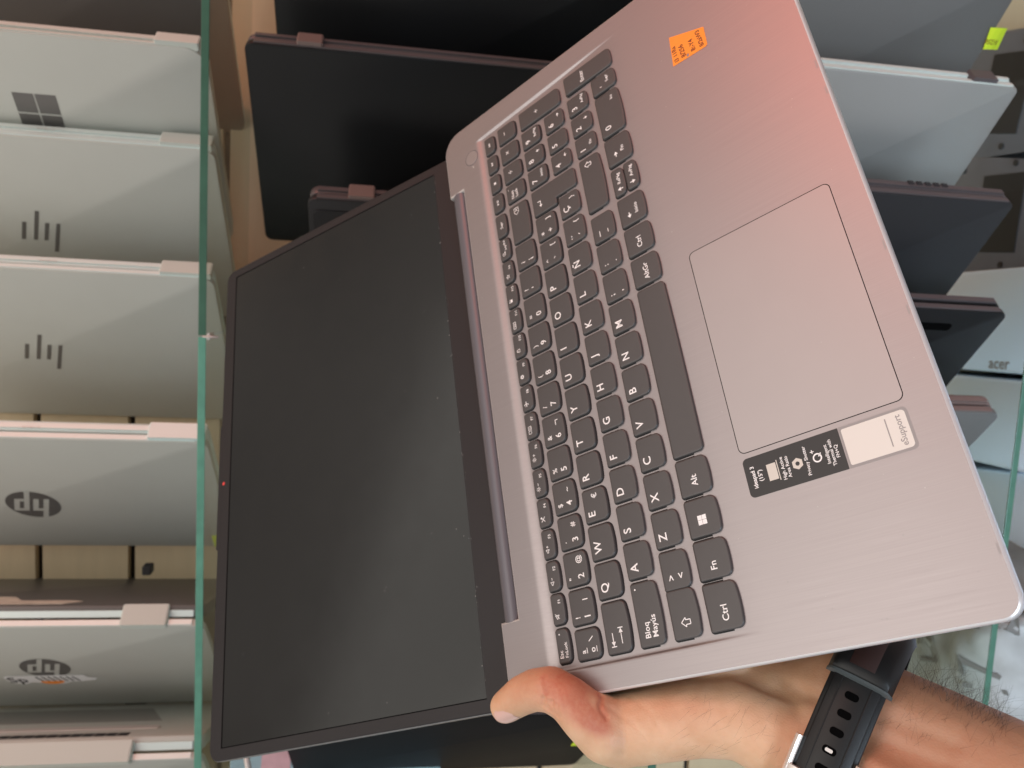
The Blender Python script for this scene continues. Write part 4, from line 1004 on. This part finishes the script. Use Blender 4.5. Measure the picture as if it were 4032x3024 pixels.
def band(bm, a0, a1, off0, off1, z0, z1, n=40, bev=.6):
    rings = []
    for k in range(n + 1):
        a = R_(a0 + (a1 - a0) * k / n); p0, _ = ringpt(a, off0); p1, _ = ringpt(a, off1); pm_, _ = ringpt(a, off1 - bev)
        rings.append([(p0.x, p0.y, z0), (pm_.x, pm_.y, z0), (p1.x, p1.y, z0 + bev), (p1.x, p1.y, z1 - bev), (pm_.x, pm_.y, z1), (p0.x, p0.y, z1)])
    stack(bm, rings)
def band_round(bm, a0, a1, off0, off1, hw, n=30, pw=3.2):
    rings = []
    for k in range(n + 1):
        f = k / n; a = R_(a0 + (a1 - a0) * f); prof = []
        end = min(1, max(.0, 1 - max(0, (abs(f - .5) * 2 - .8) / .2) ** 2 * .35))
        for i in range(15):
            t = -1 + 2 * i / 14; h_ = off0 + (off1 - off0) * end * max(0, 1 - abs(t) ** pw) ** (1 / pw); p_, _ = ringpt(a, h_); prof.append((p_.x, p_.y, t * hw))
        p0, _ = ringpt(a, off0 - .4); rings.append([(p0.x, p0.y, -hw * .96)] + prof + [(p0.x, p0.y, hw * .96)])
    stack(bm, rings)
M['strap'] = mat('strap_rubber', (.009, .0085, .0085), .42, spec=.35, var=.1, vscale=.2)
bm = bmesh.new(); band(bm, 0, 360, 0, 2.2, -11, 11, 120); build('strap', bm, M['strap'], watch, auto=45)
def ang(x): c = math.copysign((abs(x) / RA) ** (1 / .78), x); return math.degrees(math.acos(c))
XR = 18.5                                                # where the loop ends along the strap
bm = bmesh.new(); band(bm, ang(XR + 2), 152, 2.3, 3.7, -9.4, 9.4, 40, .7); build('strap_tail', bm, M['strap'], watch, auto=45)
bm = bmesh.new()
for zz in (-5.8, 5.8): band(bm, ang(XR), 150, 3.7, 3.95, zz - .25, zz + .25, 40, .1)
build('strap_ridge', bm, M['strap'], watch)
bm = bmesh.new(); band_round(bm, 4, ang(XR), 1.6, 7.4, 12.8); lp_ = build('strap_loop', bm, M['strap'], watch, auto=45)
bm = bmesh.new(); band_round(bm, ang(XR + .7), ang(XR - .7), 1.6, 6.6, 13.1, 6)
build('loop_rim', bm, mat('rim_grey', (.07, .08, .08), .4), watch, auto=45)
bm = bmesh.new(); band(bm, 34, ang(XR + 4), 7.05, 7.45, -5.5, 4.5, 20, .15); build('loop_recess', bm, mat('recess_brown', (.030, .012, .010), .5), watch, auto=45)
for k in range(5):
    bm = bmesh.new(); c_, n_ = ringpt(R_(ang(XR - 6.4 - 7.2 * k)), 3.7); tx = Vector((-n_.y, n_.x))
    ring_ = rrect(-1.5, 1.5, -2.7, 2.7, 1.3, 5)
    stack(bm, [[(c_.x + tx.x * u + n_.x * h_, c_.y + tx.y * u + n_.y * h_, v) for u, v in ring_] for h_ in (-.2, .22)])
    sh_ = build('strap_hole', bm, M['gap'], watch)
    if k == 3:
        bm = bmesh.new(); stack(bm, [[(c_.x + tx.x * u + n_.x * h_, c_.y + tx.y * u + n_.y * h_, v) for u, v in rrect(-.7, .7, -1.6, 1.4, .6, 5)] for h_ in (.1, .34)])
        build('buckle_peg', bm, M['chrome'], sh_)
M['buckle'] = mat('pale_gold', (.86, .78, .72), .25, .7)
bm = bmesh.new(); a0 = ang(-9.5)
for sg in (-1, 1): band(bm, a0, 184, 1.0, 5.0, *sorted((sg * 10.6, sg * 13.4)), 20, 1.35)
band(bm, ang(-20.5), ang(-27), 3.6, 5.2, -12, 12, 10, .5)
build('buckle', bm, M['buckle'], watch, auto=45)
